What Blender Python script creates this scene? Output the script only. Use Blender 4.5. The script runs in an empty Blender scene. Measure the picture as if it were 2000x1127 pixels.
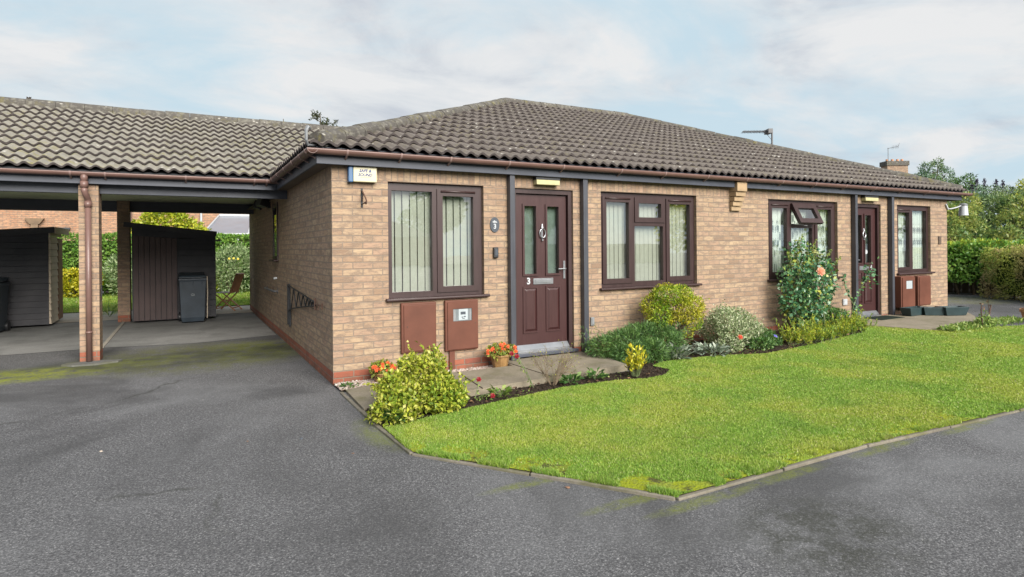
import bpy, bmesh, math, random
import numpy as np
from mathutils import Vector, Matrix

random.seed(7)
RNG = np.random.default_rng(7)
SC = bpy.context.scene
COL = SC.collection
R = math.radians

# ------------------------------------------------------------------ camera
CAM_F, CAM_YAW, CAM_ROLL, CAM_HOR = 1170.0, R(-28.63), R(.514), 483.46
CAM_C = Vector((-1.4168, -6.7152, 1.5002))
FW = Vector((-math.sin(CAM_YAW), math.cos(CAM_YAW), 0))
RT = Vector((math.cos(CAM_YAW), math.sin(CAM_YAW), 0))
UP = Vector((0, 0, 1))
RR = RT*math.cos(CAM_ROLL) - UP*math.sin(CAM_ROLL)
UU = RT*math.sin(CAM_ROLL) + UP*math.cos(CAM_ROLL)
cd = bpy.data.cameras.new('camera')
cd.sensor_width = 36
cd.lens = CAM_F/2000*36
cd.shift_y = -(563.5-CAM_HOR)/2000
cd.clip_start = .05
cd.clip_end = 600
cam = bpy.data.objects.new('camera', cd)
COL.objects.link(cam)
M = Matrix((RR, UU, -FW)).transposed().to_4x4()
M.translation = CAM_C
cam.matrix_world = M
SC.camera = cam

def at(x, y, depth):
    """world point seen at photo pixel (x, y) at a given depth in metres (used for far things only)"""
    return CAM_C + (FW + RR*((x-1000)/CAM_F) + UU*((CAM_HOR-y)/CAM_F))*depth

# ------------------------------------------------------------------ object helpers
ORG = {}

def tag(o, label=None, cat=None, group=None, kind=None):
    if label: o['label'] = label
    if cat: o['category'] = cat
    if group: o['group'] = group
    if kind: o['kind'] = kind
    return o

def thing(name, loc, label, cat, group=None):
    o = bpy.data.objects.new(name, None)
    o.empty_display_size = .1
    COL.objects.link(o)
    o.location = loc
    ORG[o.name] = Vector(loc)
    return tag(o, label, cat, group)

def link_mesh(name, me, mats, parent=None, org=None, smooth=False):
    o = bpy.data.objects.new(name, me)
    COL.objects.link(o)
    for m in (mats if isinstance(mats, (list, tuple)) else [mats]):
        me.materials.append(m)
    if smooth:
        me.polygons.foreach_set('use_smooth', [True]*len(me.polygons))
    if parent is not None:
        o.parent = parent
        ORG[o.name] = ORG[parent.name].copy()
    else:
        ORG[o.name] = Vector(org) if org is not None else Vector((0, 0, 0))
        o.location = ORG[o.name]
    return o

def copy_tree(o, parent=None):
    c = o.copy()
    COL.objects.link(c)
    ORG[c.name] = ORG[o.name].copy()
    if parent is not None:
        c.parent = parent
    for ch in list(o.children):
        copy_tree(ch, c)
    return c

class MB:
    """collects quads / polygons in world coordinates and links them as one mesh object"""
    def __init__(s):
        s.v = []; s.f = []; s.m = []; s.cur = 0
    def add(s, vs, fs):
        b = len(s.v)
        s.v += [tuple(p) for p in vs]
        s.f += [tuple(i+b for i in f) for f in fs]
        s.m += [s.cur]*len(fs)
    def quad(s, a, b, c, d): s.add([a, b, c, d], [(0, 1, 2, 3)])
    def box(s, x0, x1, y0, y1, z0, z1):
        s.add([(x0, y0, z0), (x1, y0, z0), (x1, y1, z0), (x0, y1, z0), (x0, y0, z1), (x1, y0, z1), (x1, y1, z1), (x0, y1, z1)],
              [(0, 3, 2, 1), (4, 5, 6, 7), (0, 1, 5, 4), (1, 2, 6, 5), (2, 3, 7, 6), (3, 0, 4, 7)])
    def obox(s, c, ax, ay, az, hx, hy, hz):
        c, ax, ay, az = Vector(c), Vector(ax).normalized(), Vector(ay).normalized(), Vector(az).normalized()
        P = lambda i, j, k: c+ax*hx*i+ay*hy*j+az*hz*k
        s.add([P(-1, -1, -1), P(1, -1, -1), P(1, 1, -1), P(-1, 1, -1), P(-1, -1, 1), P(1, -1, 1), P(1, 1, 1), P(-1, 1, 1)],
              [(0, 3, 2, 1), (4, 5, 6, 7), (0, 1, 5, 4), (1, 2, 6, 5), (2, 3, 7, 6), (3, 0, 4, 7)])
    def beam(s, a, b, w, h, up=(0, 0, 1)):
        a, b = Vector(a), Vector(b)
        d = (b-a).normalized()
        u = Vector(up)
        if abs(d.dot(u)) > .95: u = Vector((0, 1, 0))
        x = d.cross(u).normalized(); z = x.cross(d).normalized()
        s.obox((a+b)/2, d, x, z, (b-a).length/2, w/2, h/2)
    def tube(s, pts, rad, n=8, cap=True, a0=0.0, a1=2*math.pi, close=True):
        pts = [Vector(p) for p in pts]
        rads = rad if isinstance(rad, (list, tuple)) else [rad]*len(pts)
        vs = []; fs = []
        prev = None
        for i, p in enumerate(pts):
            d = (pts[min(i+1, len(pts)-1)]-pts[max(i-1, 0)])
            d = d.normalized() if d.length > 1e-9 else Vector((0, 0, 1))
            if prev is None:
                u = Vector((0, 0, 1)) if abs(d.z) < .9 else Vector((1, 0, 0))
            else:
                u = prev
            x = d.cross(u).normalized(); y = x.cross(d).normalized(); prev = y
            for k in range(n):
                a = a0+(a1-a0)*k/(n if close else n-1)
                vs.append(p+(x*math.cos(a)+y*math.sin(a))*rads[i])
        for i in range(len(pts)-1):
            for k in range(n if close else n-1):
                k2 = (k+1) % n
                fs.append((i*n+k, i*n+k2, (i+1)*n+k2, (i+1)*n+k))
        if cap and close:
            fs.append(tuple(range(n))[::-1]); fs.append(tuple((len(pts)-1)*n+k for k in range(n)))
        s.add(vs, fs)
    def lathe(s, c, prof, n=24, sq=0.0):
        """prof: list of (radius, z); sq squares the outline (0 round .. 1 square)"""
        c = Vector(c); vs = []; fs = []
        for r, z in prof:
            for k in range(n):
                a = 2*math.pi*(k+.5)/n
                m = 1/max(abs(math.cos(a)), abs(math.sin(a)))
                q = r*(1+(m-1)*sq)
                vs.append(c+Vector((q*math.cos(a), q*math.sin(a), z)))
        for i in range(len(prof)-1):
            for k in range(n):
                k2 = (k+1) % n
                fs.append((i*n+k, i*n+k2, (i+1)*n+k2, (i+1)*n+k))
        fs.append(tuple(range(n))[::-1]); fs.append(tuple((len(prof)-1)*n+k for k in range(n)))
        s.add(vs, fs)
    def plate(s, ax, u0, u1, w0, w1, f, b, holes=()):
        """plate with rectangular holes: ax='Y' lies in XZ (front at y=f, back y=b); ax='X' lies in YZ"""
        P = (lambda u, w, d: (u, d, w)) if ax == 'Y' else (lambda u, w, d: (d, u, w))
        us = sorted(set([u0, u1]+[h[0] for h in holes]+[h[1] for h in holes]))
        ws = sorted(set([w0, w1]+[h[2] for h in holes]+[h[3] for h in holes]))
        us = [u for u in us if u0 <= u <= u1]; ws = [w for w in ws if w0 <= w <= w1]
        def solid(i, j):
            if i < 0 or j < 0 or i >= len(us)-1 or j >= len(ws)-1: return False
            cu, cw = (us[i]+us[i+1])/2, (ws[j]+ws[j+1])/2
            return not any(h[0] < cu < h[1] and h[2] < cw < h[3] for h in holes)
        for i in range(len(us)-1):
            for j in range(len(ws)-1):
                if not solid(i, j): continue
                a, c, e, g = us[i], us[i+1], ws[j], ws[j+1]
                s.quad(P(a, e, f), P(c, e, f), P(c, g, f), P(a, g, f))
                s.quad(P(c, e, b), P(a, e, b), P(a, g, b), P(c, g, b))
                if not solid(i-1, j): s.quad(P(a, e, b), P(a, e, f), P(a, g, f), P(a, g, b))
                if not solid(i+1, j): s.quad(P(c, e, f), P(c, e, b), P(c, g, b), P(c, g, f))
                if not solid(i, j-1): s.quad(P(a, e, b), P(c, e, b), P(c, e, f), P(a, e, f))
                if not solid(i, j+1): s.quad(P(a, g, f), P(c, g, f), P(c, g, b), P(a, g, b))
    def build(s, name, mats, parent=None, org=None, smooth=False, uv=False, bevel=0, seg=2, weld=True, autosmooth=False):
        if parent is not None: o0 = ORG[parent.name]
        else: o0 = Vector(org) if org is not None else Vector((0, 0, 0))
        V = np.array(s.v, float)
        me = bpy.data.meshes.new(name)
        me.from_pydata((V-np.array(o0)).tolist(), [], s.f)
        me.polygons.foreach_set('material_index', s.m)
        if uv:
            l = me.uv_layers.new(name='UVMap')
            co = np.empty(len(me.loops)*2)
            for p in me.polygons:
                n = p.normal
                ax, ay, az = abs(n.x), abs(n.y), abs(n.z)
                for li in p.loop_indices:
                    w = V[me.loops[li].vertex_index]
                    if ay >= ax and ay >= az: q = (w[0], w[2])
                    elif ax >= az: q = (w[1]+.1125, w[2])
                    else: q = (w[0], w[1])
                    co[2*li] = q[0]; co[2*li+1] = q[1]
            l.data.foreach_set('uv', co)
        me.update()
        o = link_mesh(name, me, mats, parent, o0, smooth)
        if bevel:
            m = o.modifiers.new('bevel', 'BEVEL'); m.width = bevel; m.segments = seg; m.limit_method = 'ANGLE'; m.angle_limit = R(40)
            m.harden_normals = False
        return o

def arrays_mesh(name, V, F, mat, parent=None, org=None, attr=None):
    """V (n,3) world, F (m,k) equal sized faces"""
    o0 = ORG[parent.name] if parent is not None else (Vector(org) if org is not None else Vector((0, 0, 0)))
    me = bpy.data.meshes.new(name)
    V = np.asarray(V, float)-np.array(o0); F = np.asarray(F, int)
    me.vertices.add(len(V)); me.vertices.foreach_set('co', V.ravel())
    k = F.shape[1]
    me.loops.add(F.size); me.loops.foreach_set('vertex_index', F.ravel())
    me.polygons.add(len(F)); me.polygons.foreach_set('loop_start', np.arange(0, F.size, k)); me.polygons.foreach_set('loop_total', np.full(len(F), k))
    me.update(calc_edges=True)
    return link_mesh(name, me, mat, parent, o0)

# ------------------------------------------------------------------ materials
def nm(name):
    m = bpy.data.materials.new(name); m.use_nodes = True
    nt = m.node_tree; nt.nodes.clear()
    return m, nt, nt.nodes, nt.links

class G:
    """tiny node-graph writer"""
    def __init__(s, name):
        s.mat, s.nt, s.n, s.l = nm(name)
        s.out = s.n.new('ShaderNodeOutputMaterial')
    def node(s, t, **kw):
        x = s.n.new(t)
        for k, v in kw.items():
            if k == 'ins':
                for a, b in v.items():
                    if hasattr(b, 'is_linked') or isinstance(b, bpy.types.NodeSocket): s.l.new(b, x.inputs[a])
                    else: x.inputs[a].default_value = b
            else: setattr(x, k, v)
        return x
    def obj(s): return s.node('ShaderNodeTexCoord').outputs['Object']
    def uv(s): return s.node('ShaderNodeTexCoord').outputs['UV']
    def map(s, v, scale=(1, 1, 1), rot=(0, 0, 0), loc=(0, 0, 0)):
        return s.node('ShaderNodeMapping', ins={'Vector': v, 'Scale': scale, 'Rotation': rot, 'Location': loc}).outputs[0]
    def noise(s, v, scale, detail=4, rough=.55, dist=0):
        return s.node('ShaderNodeTexNoise', ins={'Vector': v, 'Scale': scale, 'Detail': detail, 'Roughness': rough, 'Distortion': dist}).outputs['Fac']
    def voro(s, v, scale, out='Color', feature='F1'):
        return s.node('ShaderNodeTexVoronoi', feature=feature, ins={'Vector': v, 'Scale': scale}).outputs[out]
    def ramp(s, f, stops, interp='LINEAR'):
        r = s.node('ShaderNodeValToRGB', ins={'Fac': f})
        cr = r.color_ramp; cr.interpolation = interp
        while len(cr.elements) > len(stops): cr.elements.remove(cr.elements[-1])
        while len(cr.elements) < len(stops): cr.elements.new(.5)
        for e, (p, c) in zip(cr.elements, stops):
            e.position = p
            e.color = (c, c, c, 1) if isinstance(c, (int, float)) else (c[0], c[1], c[2], 1)
        return r.outputs['Color']
    def mix(s, f, a, b, mode='MIX'):
        x = s.node('ShaderNodeMix', data_type='RGBA', blend_type=mode)
        def put(i, v):
            if isinstance(v, bpy.types.NodeSocket): s.l.new(v, x.inputs[i])
            else: x.inputs[i].default_value = v if i == 0 else ((v, v, v, 1) if isinstance(v, (int, float)) else (v[0], v[1], v[2], 1))
        put(0, f); put(6, a); put(7, b)
        return x.outputs[2]
    def math(s, op, a, b=0.0, clamp=False):
        x = s.node('ShaderNodeMath', operation=op, use_clamp=clamp)
        for i, v in enumerate((a, b)):
            if isinstance(v, bpy.types.NodeSocket): s.l.new(v, x.inputs[i])
            else: x.inputs[i].default_value = v
        return x.outputs[0]
    def sep(s, v):
        return s.node('ShaderNodeSeparateXYZ', ins={'Vector': v}).outputs
    def bump(s, h, strength=.3, dist=.01):
        return s.node('ShaderNodeBump', ins={'Height': h, 'Strength': strength, 'Distance': dist}).outputs[0]
    def pbr(s, color, rough=.7, normal=None, metal=0, spec=.5, coat=0, trans=0):
        b = s.node('ShaderNodeBsdfPrincipled')
        def put(k, v):
            if isinstance(v, bpy.types.NodeSocket): s.l.new(v, b.inputs[k])
            elif v is not None: b.inputs[k].default_value = (v[0], v[1], v[2], 1) if isinstance(v, (tuple, list)) else v
        put('Base Color', color); put('Roughness', rough); put('Metallic', metal); put('Specular IOR Level', spec); put('Coat Weight', coat)
        if normal is not None: s.l.new(normal, b.inputs['Normal'])
        s.l.new(b.outputs[0], s.out.inputs['Surface'])
        return s.mat

def simple(name, c, rough=.6, var=.18, scale=6, bump=.1, metal=0, spec=.5, fine=60):
    g = G(name); v = g.obj()
    n = g.noise(v, scale, 5)
    n2 = g.noise(v, fine, 3)
    col = g.mix(g.ramp(n, [(.3, 0), (.7, 1)]), tuple(x*(1-var) for x in c), tuple(min(1, x*(1+var)) for x in c))
    col = g.mix(g.math('MULTIPLY', n2, .25), col, tuple(x*.6 for x in c))
    r = g.math('ADD', g.math('MULTIPLY', n, .2), rough-.1, True)
    return g.pbr(col, r, g.bump(n2, bump, .004), metal, spec)

def brick_mat(name, soldier=2.272, base=.15, tones=None, mort=(.25, .195, .15), dirt=True):
    g = G(name); uv = g.uv(); s = g.sep(uv)
    def bk(vec, w, h, off=.5):
        b = g.node('ShaderNodeTexBrick', offset=off, ins={'Vector': vec, 'Color1': (0, 0, 0, 1), 'Color2': (1, 1, 1, 1), 'Mortar': (.5, .5, .5, 1), 'Scale': 1.0,
                   'Mortar Size': .0065, 'Mortar Smooth': .3, 'Bias': 0.0, 'Brick Width': w, 'Row Height': h})
        return b.outputs['Color'], b.outputs['Fac']
    nz = g.noise(uv, 30, 2)
    wob = g.node('ShaderNodeVectorMath', operation='ADD', ins={0: uv, 1: g.node('ShaderNodeCombineXYZ', ins={'X': g.math('MULTIPLY', g.math('SUBTRACT', nz, .5), .006), 'Y': g.math('MULTIPLY', g.math('SUBTRACT', g.noise(uv, 22, 2), .5), .006), 'Z': 0.0}).outputs[0]}).outputs[0]
    c1, f1 = bk(wob, .225, .075)
    if soldier:
        c2, f2 = bk(g.map(wob, (1, 1, 1), (0, 0, 0), (0, -soldier, 0)), .075, .225, 0)
        sel = g.math('GREATER_THAN', s['Y'], soldier)
        c = g.mix(sel, c1, c2); f = g.math('ADD', g.math('MULTIPLY', f1, g.math('SUBTRACT', 1, sel)), g.math('MULTIPLY', f2, sel))
    else: c, f = c1, f1
    tones = tones or [(0, (0.205, 0.133, 0.091)), (.16, (0.291, 0.192, 0.125)), (.34, (0.332, 0.232, 0.148)), (.5, (0.301, 0.197, 0.138)), (.68, (0.370, 0.266, 0.171)), (.84, (0.264, 0.180, 0.125)), (1, (0.343, 0.223, 0.155))]
    bc = g.ramp(c, tones)
    # dark drag-wire flecks and patches with a shape of their own on each brick
    fl = g.noise(g.map(uv, (11, 46, 1)), 1, 6, .7)
    bc = g.mix(g.ramp(fl, [(.47, 0), (.62, .62)]), bc, (.175, .125, .095))
    pt = g.noise(g.map(uv, (6.5, 15, 1), loc=(3, 5, 0)), 1, 4, .6)
    bc = g.mix(g.ramp(pt, [(.49, 0), (.58, .66)]), bc, (.165, .12, .092))
    lt = g.noise(g.map(uv, (5, 13.3, 1), loc=(8, 1, 0)), 1, 3, .5)
    bc = g.mix(g.ramp(lt, [(.56, 0), (.66, .35)]), bc, (.42, .32, .21))
    bc = g.mix(g.ramp(g.noise(uv, 90, 3), [(.4, 0), (.75, .25)]), bc, (.42, .32, .21))
    if base:
        red = g.ramp(c, [(0, (.25, .075, .045)), (.5, (.31, .10, .058)), (1, (.22, .07, .048))])
        red = g.mix(g.ramp(fl, [(.5, 0), (.75, .5)]), red, (.15, .05, .04))
        bc = g.mix(g.math('LESS_THAN', s['Y'], base), bc, red)
    mo = g.mix(g.noise(uv, 40, 3), mort, tuple(x*.7 for x in mort))
    col = g.mix(f, bc, mo)
    if dirt:  # weathering streaks, run their own course down the wall
        st = g.noise(g.map(uv, (2.2, .35, 1)), 1, 4)
        col = g.mix(g.ramp(st, [(.55, 0), (.8, .28)]), col, (.20, .15, .11))
        low = g.math('MULTIPLY', g.ramp(s['Y'], [(.0, 1), (.16, .0)]), g.ramp(g.noise(uv, 7, 5, .65), [(.36, 0), (.6, .85)]))
        col = g.mix(low, col, (.085, .07, .05))
    h = g.math('SUBTRACT', g.math('MULTIPLY', g.noise(g.map(uv, (30, 60, 1)), 1, 4), .5), f)
    return g.pbr(col, .85, g.bump(h, .8, .008), spec=.3)

def timber(name, c, rough=.45, spec=.5, board=None, grain=(3, 60, 60), worn=None, axis='z'):
    g = G(name); v = g.obj()
    gr = g.noise(g.map(v, grain), 1, 5, .6)
    col = g.mix(gr, tuple(x*.65 for x in c), tuple(min(1, x*1.35) for x in c))
    big = g.noise(v, 2.2, 4)
    col = g.mix(g.ramp(big, [(.45, 0), (.75, .5)]), col, worn or tuple(min(1, x*1.6+.01) for x in c))
    return g.pbr(col, g.math('ADD', g.math('MULTIPLY', gr, .25), rough-.1, True), g.bump(gr, .25, .003), spec=spec)

def leaf_mat(name, stops, rough=.45, trans=.3, patch=None, pscale=1.2, spec=.4):
    """leaf colours drawn per leaf; patch = second ramp mixed in by large clumps of growth"""
    g = G(name)
    rnd = g.node('ShaderNodeNewGeometry').outputs['Random Per Island']
    col = g.ramp(rnd, stops)
    if patch:
        f = g.ramp(g.noise(g.obj(), pscale, 3), [(.42, 0), (.6, 1)])
        col = g.mix(f, col, g.ramp(rnd, patch))
    col = g.mix(g.ramp(g.noise(g.obj(), 40, 2), [(.4, 0), (.7, .25)]), col, tuple(x*.7 for x in stops[0][1]))
    b = g.node('ShaderNodeBsdfPrincipled')
    g.l.new(col, b.inputs['Base Color']); b.inputs['Roughness'].default_value = rough; b.inputs['Specular IOR Level'].default_value = spec
    t = g.node('ShaderNodeBsdfTranslucent'); g.l.new(col, t.inputs['Color'])
    m = g.node('ShaderNodeMixShader'); m.inputs[0].default_value = trans
    g.l.new(b.outputs[0], m.inputs[1]); g.l.new(t.outputs[0], m.inputs[2]); g.l.new(m.outputs[0], g.out.inputs['Surface'])
    return g.mat

def glass_mat(name, tint=(.97, .985, .975), boost=5.0, rough=0.0, floor=.03):
    g = G(name)
    fr = g.node('ShaderNodeFresnel', ins={'IOR': 1.5}).outputs[0]
    f = g.math('MINIMUM', g.math('ADD', g.math('MULTIPLY', fr, boost), floor, True), .30)
    f = g.math('MULTIPLY', f, g.math('SUBTRACT', 1, g.node('ShaderNodeNewGeometry').outputs['Backfacing']))
    nz = g.bump(g.noise(g.obj(), 3.5, 2), .02, .02)
    t = g.node('ShaderNodeBsdfTransparent', ins={'Color': (*tint, 1)})
    s = g.node('ShaderNodeBsdfGlossy', ins={'Color': (1, 1, 1, 1), 'Roughness': rough, 'Normal': nz})
    m = g.node('ShaderNodeMixShader', ins={0: f})
    g.l.new(t.outputs[0], m.inputs[1]); g.l.new(s.outputs[0], m.inputs[2]); g.l.new(m.outputs[0], g.out.inputs['Surface'])
    return g.mat

def tile_mat(name, base, lichen=.5, moss=.5, ridge=False):
    g = G(name); v = g.obj()
    n = g.noise(v, 5, 6, .65); n2 = g.noise(v, 55, 4, .7)
    # each tile its own tone: cells of one tile (0.30 x 0.345 m, seen in plan)
    wn = g.node('ShaderNodeTexWhiteNoise', noise_dimensions='3D')
    sn = g.node('ShaderNodeVectorMath', operation='FLOOR', ins={0: g.map(v, (3.33, 3.13, .01))}).outputs[0]
    g.l.new(sn, wn.inputs['Vector'])
    col = g.mix(n, tuple(x*.7 for x in base), tuple(x*1.3 for x in base))
    col = g.mix(g.math('MULTIPLY', wn.outputs['Value'], .45), col, tuple(x*.62 for x in base))
    col = g.mix(g.ramp(n2, [(.45, 0), (.75, .55)]), col, tuple(x*.45 for x in base))
    sp = g.voro(g.map(v, (1, 1, 1.6)), 7.5, 'Distance')
    sp2 = g.math('MULTIPLY', g.ramp(sp, [(.12, 1), (.20, 0)]), g.ramp(g.noise(v, 3.1, 2), [(.47, 0), (.54, lichen)]))
    col = g.mix(sp2, col, (.55, .53, .47))
    ms = g.math('MULTIPLY', g.ramp(g.noise(v, 9, 5, .7), [(.52, 0), (.60, 1)]), g.ramp(g.noise(v, 1.1, 3), [(.40, 0), (.58, moss)]))
    col = g.mix(ms, col, (.20, .175, .035))
    if ridge:
        col = g.mix(g.ramp(g.noise(v, 14, 5, .7), [(.5, 0), (.64, .45)]), col, (.24, .23, .19))
    return g.pbr(col, .88, g.bump(n2, .5, .006), spec=.25)

MAT = {}
MAT['brick'] = brick_mat('buff_brick')
MAT['brick_plain'] = brick_mat('buff_pillar_brick', soldier=None)
MAT['brick_far'] = brick_mat('orange_far_brick', soldier=None, base=None, dirt=False, tones=[(0, (.33, .16, .09)), (.5, (.40, .21, .12)), (1, (.46, .25, .15))])
MAT['brick_cut'] = simple('cut_brick', (.33, .235, .14), .85, .2, 9, .4, spec=.3)
MAT['tile_car'] = tile_mat('carport_concrete_tile', (.265, .245, .205), .9, .62)
MAT['tile'] = tile_mat('house_concrete_tile', (.172, .148, .128), .85, .22)
MAT['tile_edge'] = simple('shadow_dark_tile_edge', (.070, .060, .058), .9, .4, 20, .3, spec=.15)  # shadow under the tile lips put into a dark unweathered edge colour
MAT['ridge'] = tile_mat('mossy_ridge_tile', (.098, .090, .080), .45, .4, True)
MAT['gutter'] = simple('brown_gutter_plastic', (.150, .087, .073), .38, .14, 4, .03, spec=.45)
MAT['clip'] = simple('highlit_brown_clip', (.25, .17, .155), .4, .1)  # gutter brown with its highlight painted in as a lighter base colour
MAT['stain'] = timber('black_stained_timber', (.043, .049, .066), .5, .5, grain=(2, 30, 30), worn=(.085, .094, .12))
MAT['stain_v'] = timber('black_stained_post', (.040, .043, .054), .42, .5, grain=(30, 30, 2), worn=(.07, .075, .09))
MAT['soffit'] = timber('weathered_soffit_board', (.60, .64, .46), .7, .3, grain=(1.2, 14, 14), worn=(.42, .50, .26))
MAT['soffit_d'] = timber('brown_soffit_board', (.12, .095, .08), .7, .3, grain=(14, 1.2, 14), worn=(.17, .14, .115))
MAT['rose'] = timber('rosewood_upvc', (.030, .0138, .0136), .42, .5, grain=(25, 25, 3), worn=(.038, .0185, .018))
MAT['rose_h'] = timber('rosewood_upvc_rail', (.033, .0155, .015), .42, .5, grain=(3, 25, 25), worn=(.05, .026, .024))
MAT['door'] = timber('maroon_grained_door', (.037, .0112, .0112), .42, .5, grain=(55, 55, 3), worn=(.044, .015, .0145))
MAT['meter'] = simple('brown_meter_plastic', (.115, .042, .026), .55, .2, 3, .08, spec=.3)
MAT['chrome'] = simple('brushed_aluminium', (.36, .37, .39), .34, .08, 9, .03, metal=.8)
MAT['white'] = simple('white_plastic', (.42, .44, .46), .4, .06, 6, .02)
MAT['cream'] = simple('cream_plastic', (.55, .51, .34), .4, .08, 6, .02)
MAT['diff'] = simple('yellowed_diffuser', (.46, .42, .23), .35, .1, 9, .02)
MAT['blue'] = simple('blue_plastic', (.05, .12, .24), .35, .15, 6, .02)
MAT['navy'] = simple('navy_print', (.015, .035, .16), .5, .05)
MAT['slate'] = simple('dark_slate', (.045, .055, .07), .5, .15, 20, .1)
MAT['black'] = simple('black_plastic', (.022, .023, .026), .45, .2, 8, .05)
MAT['iron'] = simple('black_iron', (.012, .014, .017), .55, .3, 12, .2)
MAT['rust'] = simple('rusty_iron', (.085, .045, .03), .8, .4, 30, .3)
MAT['zinc'] = simple('galvanised_steel', (.22, .23, .24), .55, .2, 15, .1, metal=.4)
MAT['steel'] = simple('weathered_aerial', (.10, .10, .105), .5, .2)
MAT['bin'] = simple('dark_bin_plastic', (.030, .043, .058), .42, .25, 4, .06)
MAT['shed'] = timber('black_shed_board', (.029, .029, .034), .6, .4, grain=(2, 40, 40), worn=(.075, .07, .076))
MAT['shed_v'] = timber('brown_black_door_board', (.075, .054, .052), .65, .35, grain=(30, 30, 1.6), worn=(.125, .085, .08))
MAT['shed_pale'] = timber('bare_pale_board', (.50, .42, .32), .75, .3, grain=(30, 2, 30), worn=(.38, .32, .26))
MAT['shed_brown'] = timber('brown_door_edge', (.17, .085, .05), .65, .3, grain=(30, 30, 2))
MAT['felt'] = simple('dark_roofing_felt', (.035, .037, .042), .85, .3, 20, .5)
MAT['teak'] = timber('oiled_garden_chair_wood', (.34, .15, .07), .5, .4, grain=(25, 25, 3))
MAT['greyed'] = timber('silvered_seat_wood', (.42, .38, .34), .7, .3)
MAT['pot'] = simple('glazed_terracotta', (.27, .155, .06), .45, .3, 14, .15)
MAT['terra'] = simple('pale_terracotta', (.48, .24, .13), .75, .2, 14, .15)
MAT['trough'] = simple('dark_green_trough', (.022, .042, .046), .45, .2, 6, .05)
MAT['compost'] = simple('compost', (.03, .022, .016), .95, .4, 40, .8, spec=.1)
MAT['rubber'] = simple('dark_green_mat', (.018, .028, .022), .9, .3, 60, .5, spec=.1)
MAT['fenceboard'] = timber('grey_fence_board', (.12, .10, .075), .8, .2, grain=(25, 25, 2))
MAT['bark'] = simple('grey_brown_bark', (.11, .085, .06), .9, .4, 14, .8, spec=.15, fine=30)
MAT['twig'] = simple('dry_twig', (.20, .15, .10), .85, .3, 20, .3, spec=.2)
MAT['gstem'] = simple('green_rose_stem', (.10, .13, .05), .6, .3, 20, .2)
MAT['glass'] = glass_mat('window_glass')
MAT['glass_door'] = glass_mat('obscure_door_glass', (.74, .80, .77), 2.6, .03, .03)
MAT['poly'] = simple('frosted_polycarbonate', (.20, .22, .26), .35, .08, 2, .02)
MAT['blind'] = simple('pale_green_blind_fabric', (.40, .415, .35), .8, .06, 12, .05, spec=.2)
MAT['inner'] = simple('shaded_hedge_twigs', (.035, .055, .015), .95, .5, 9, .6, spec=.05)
MAT['hopper'] = simple('weathered_hopper', (.17, .115, .07), .8, .2)
MAT['obscure'] = simple('pale_sky_reflection', (.36, .37, .355), .8, .15, 8)  # pale tone standing in for sky reflected by the door glass
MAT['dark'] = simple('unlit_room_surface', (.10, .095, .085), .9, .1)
MAT['meterface'] = simple('meter_face', (.36, .40, .42), .3, .1)
MAT['metergrey'] = simple('meter_grey', (.14, .16, .17), .4, .2)

def lace():
    g = G('floral_lace'); uv = g.uv()
    d = g.voro(g.map(uv, (7, 5.2, 1)), 1, 'Distance')
    n = g.noise(uv, 38, 4, .7)
    f = g.ramp(g.math('ADD', d, g.math('MULTIPLY', g.math('SUBTRACT', n, .5), .75)), [(.30, 1), (.42, 0)])
    n2 = g.ramp(g.noise(uv, 120, 2), [(.4, .0), (.6, .3)])
    col = g.mix(n2, (.62, .68, .61), (.44, .50, .45))
    col = g.mix(g.math('MULTIPLY', f, .85), col, (.075, .10, .09))
    return g.pbr(col, .9, spec=.1)
MAT['lace'] = lace()

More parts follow.
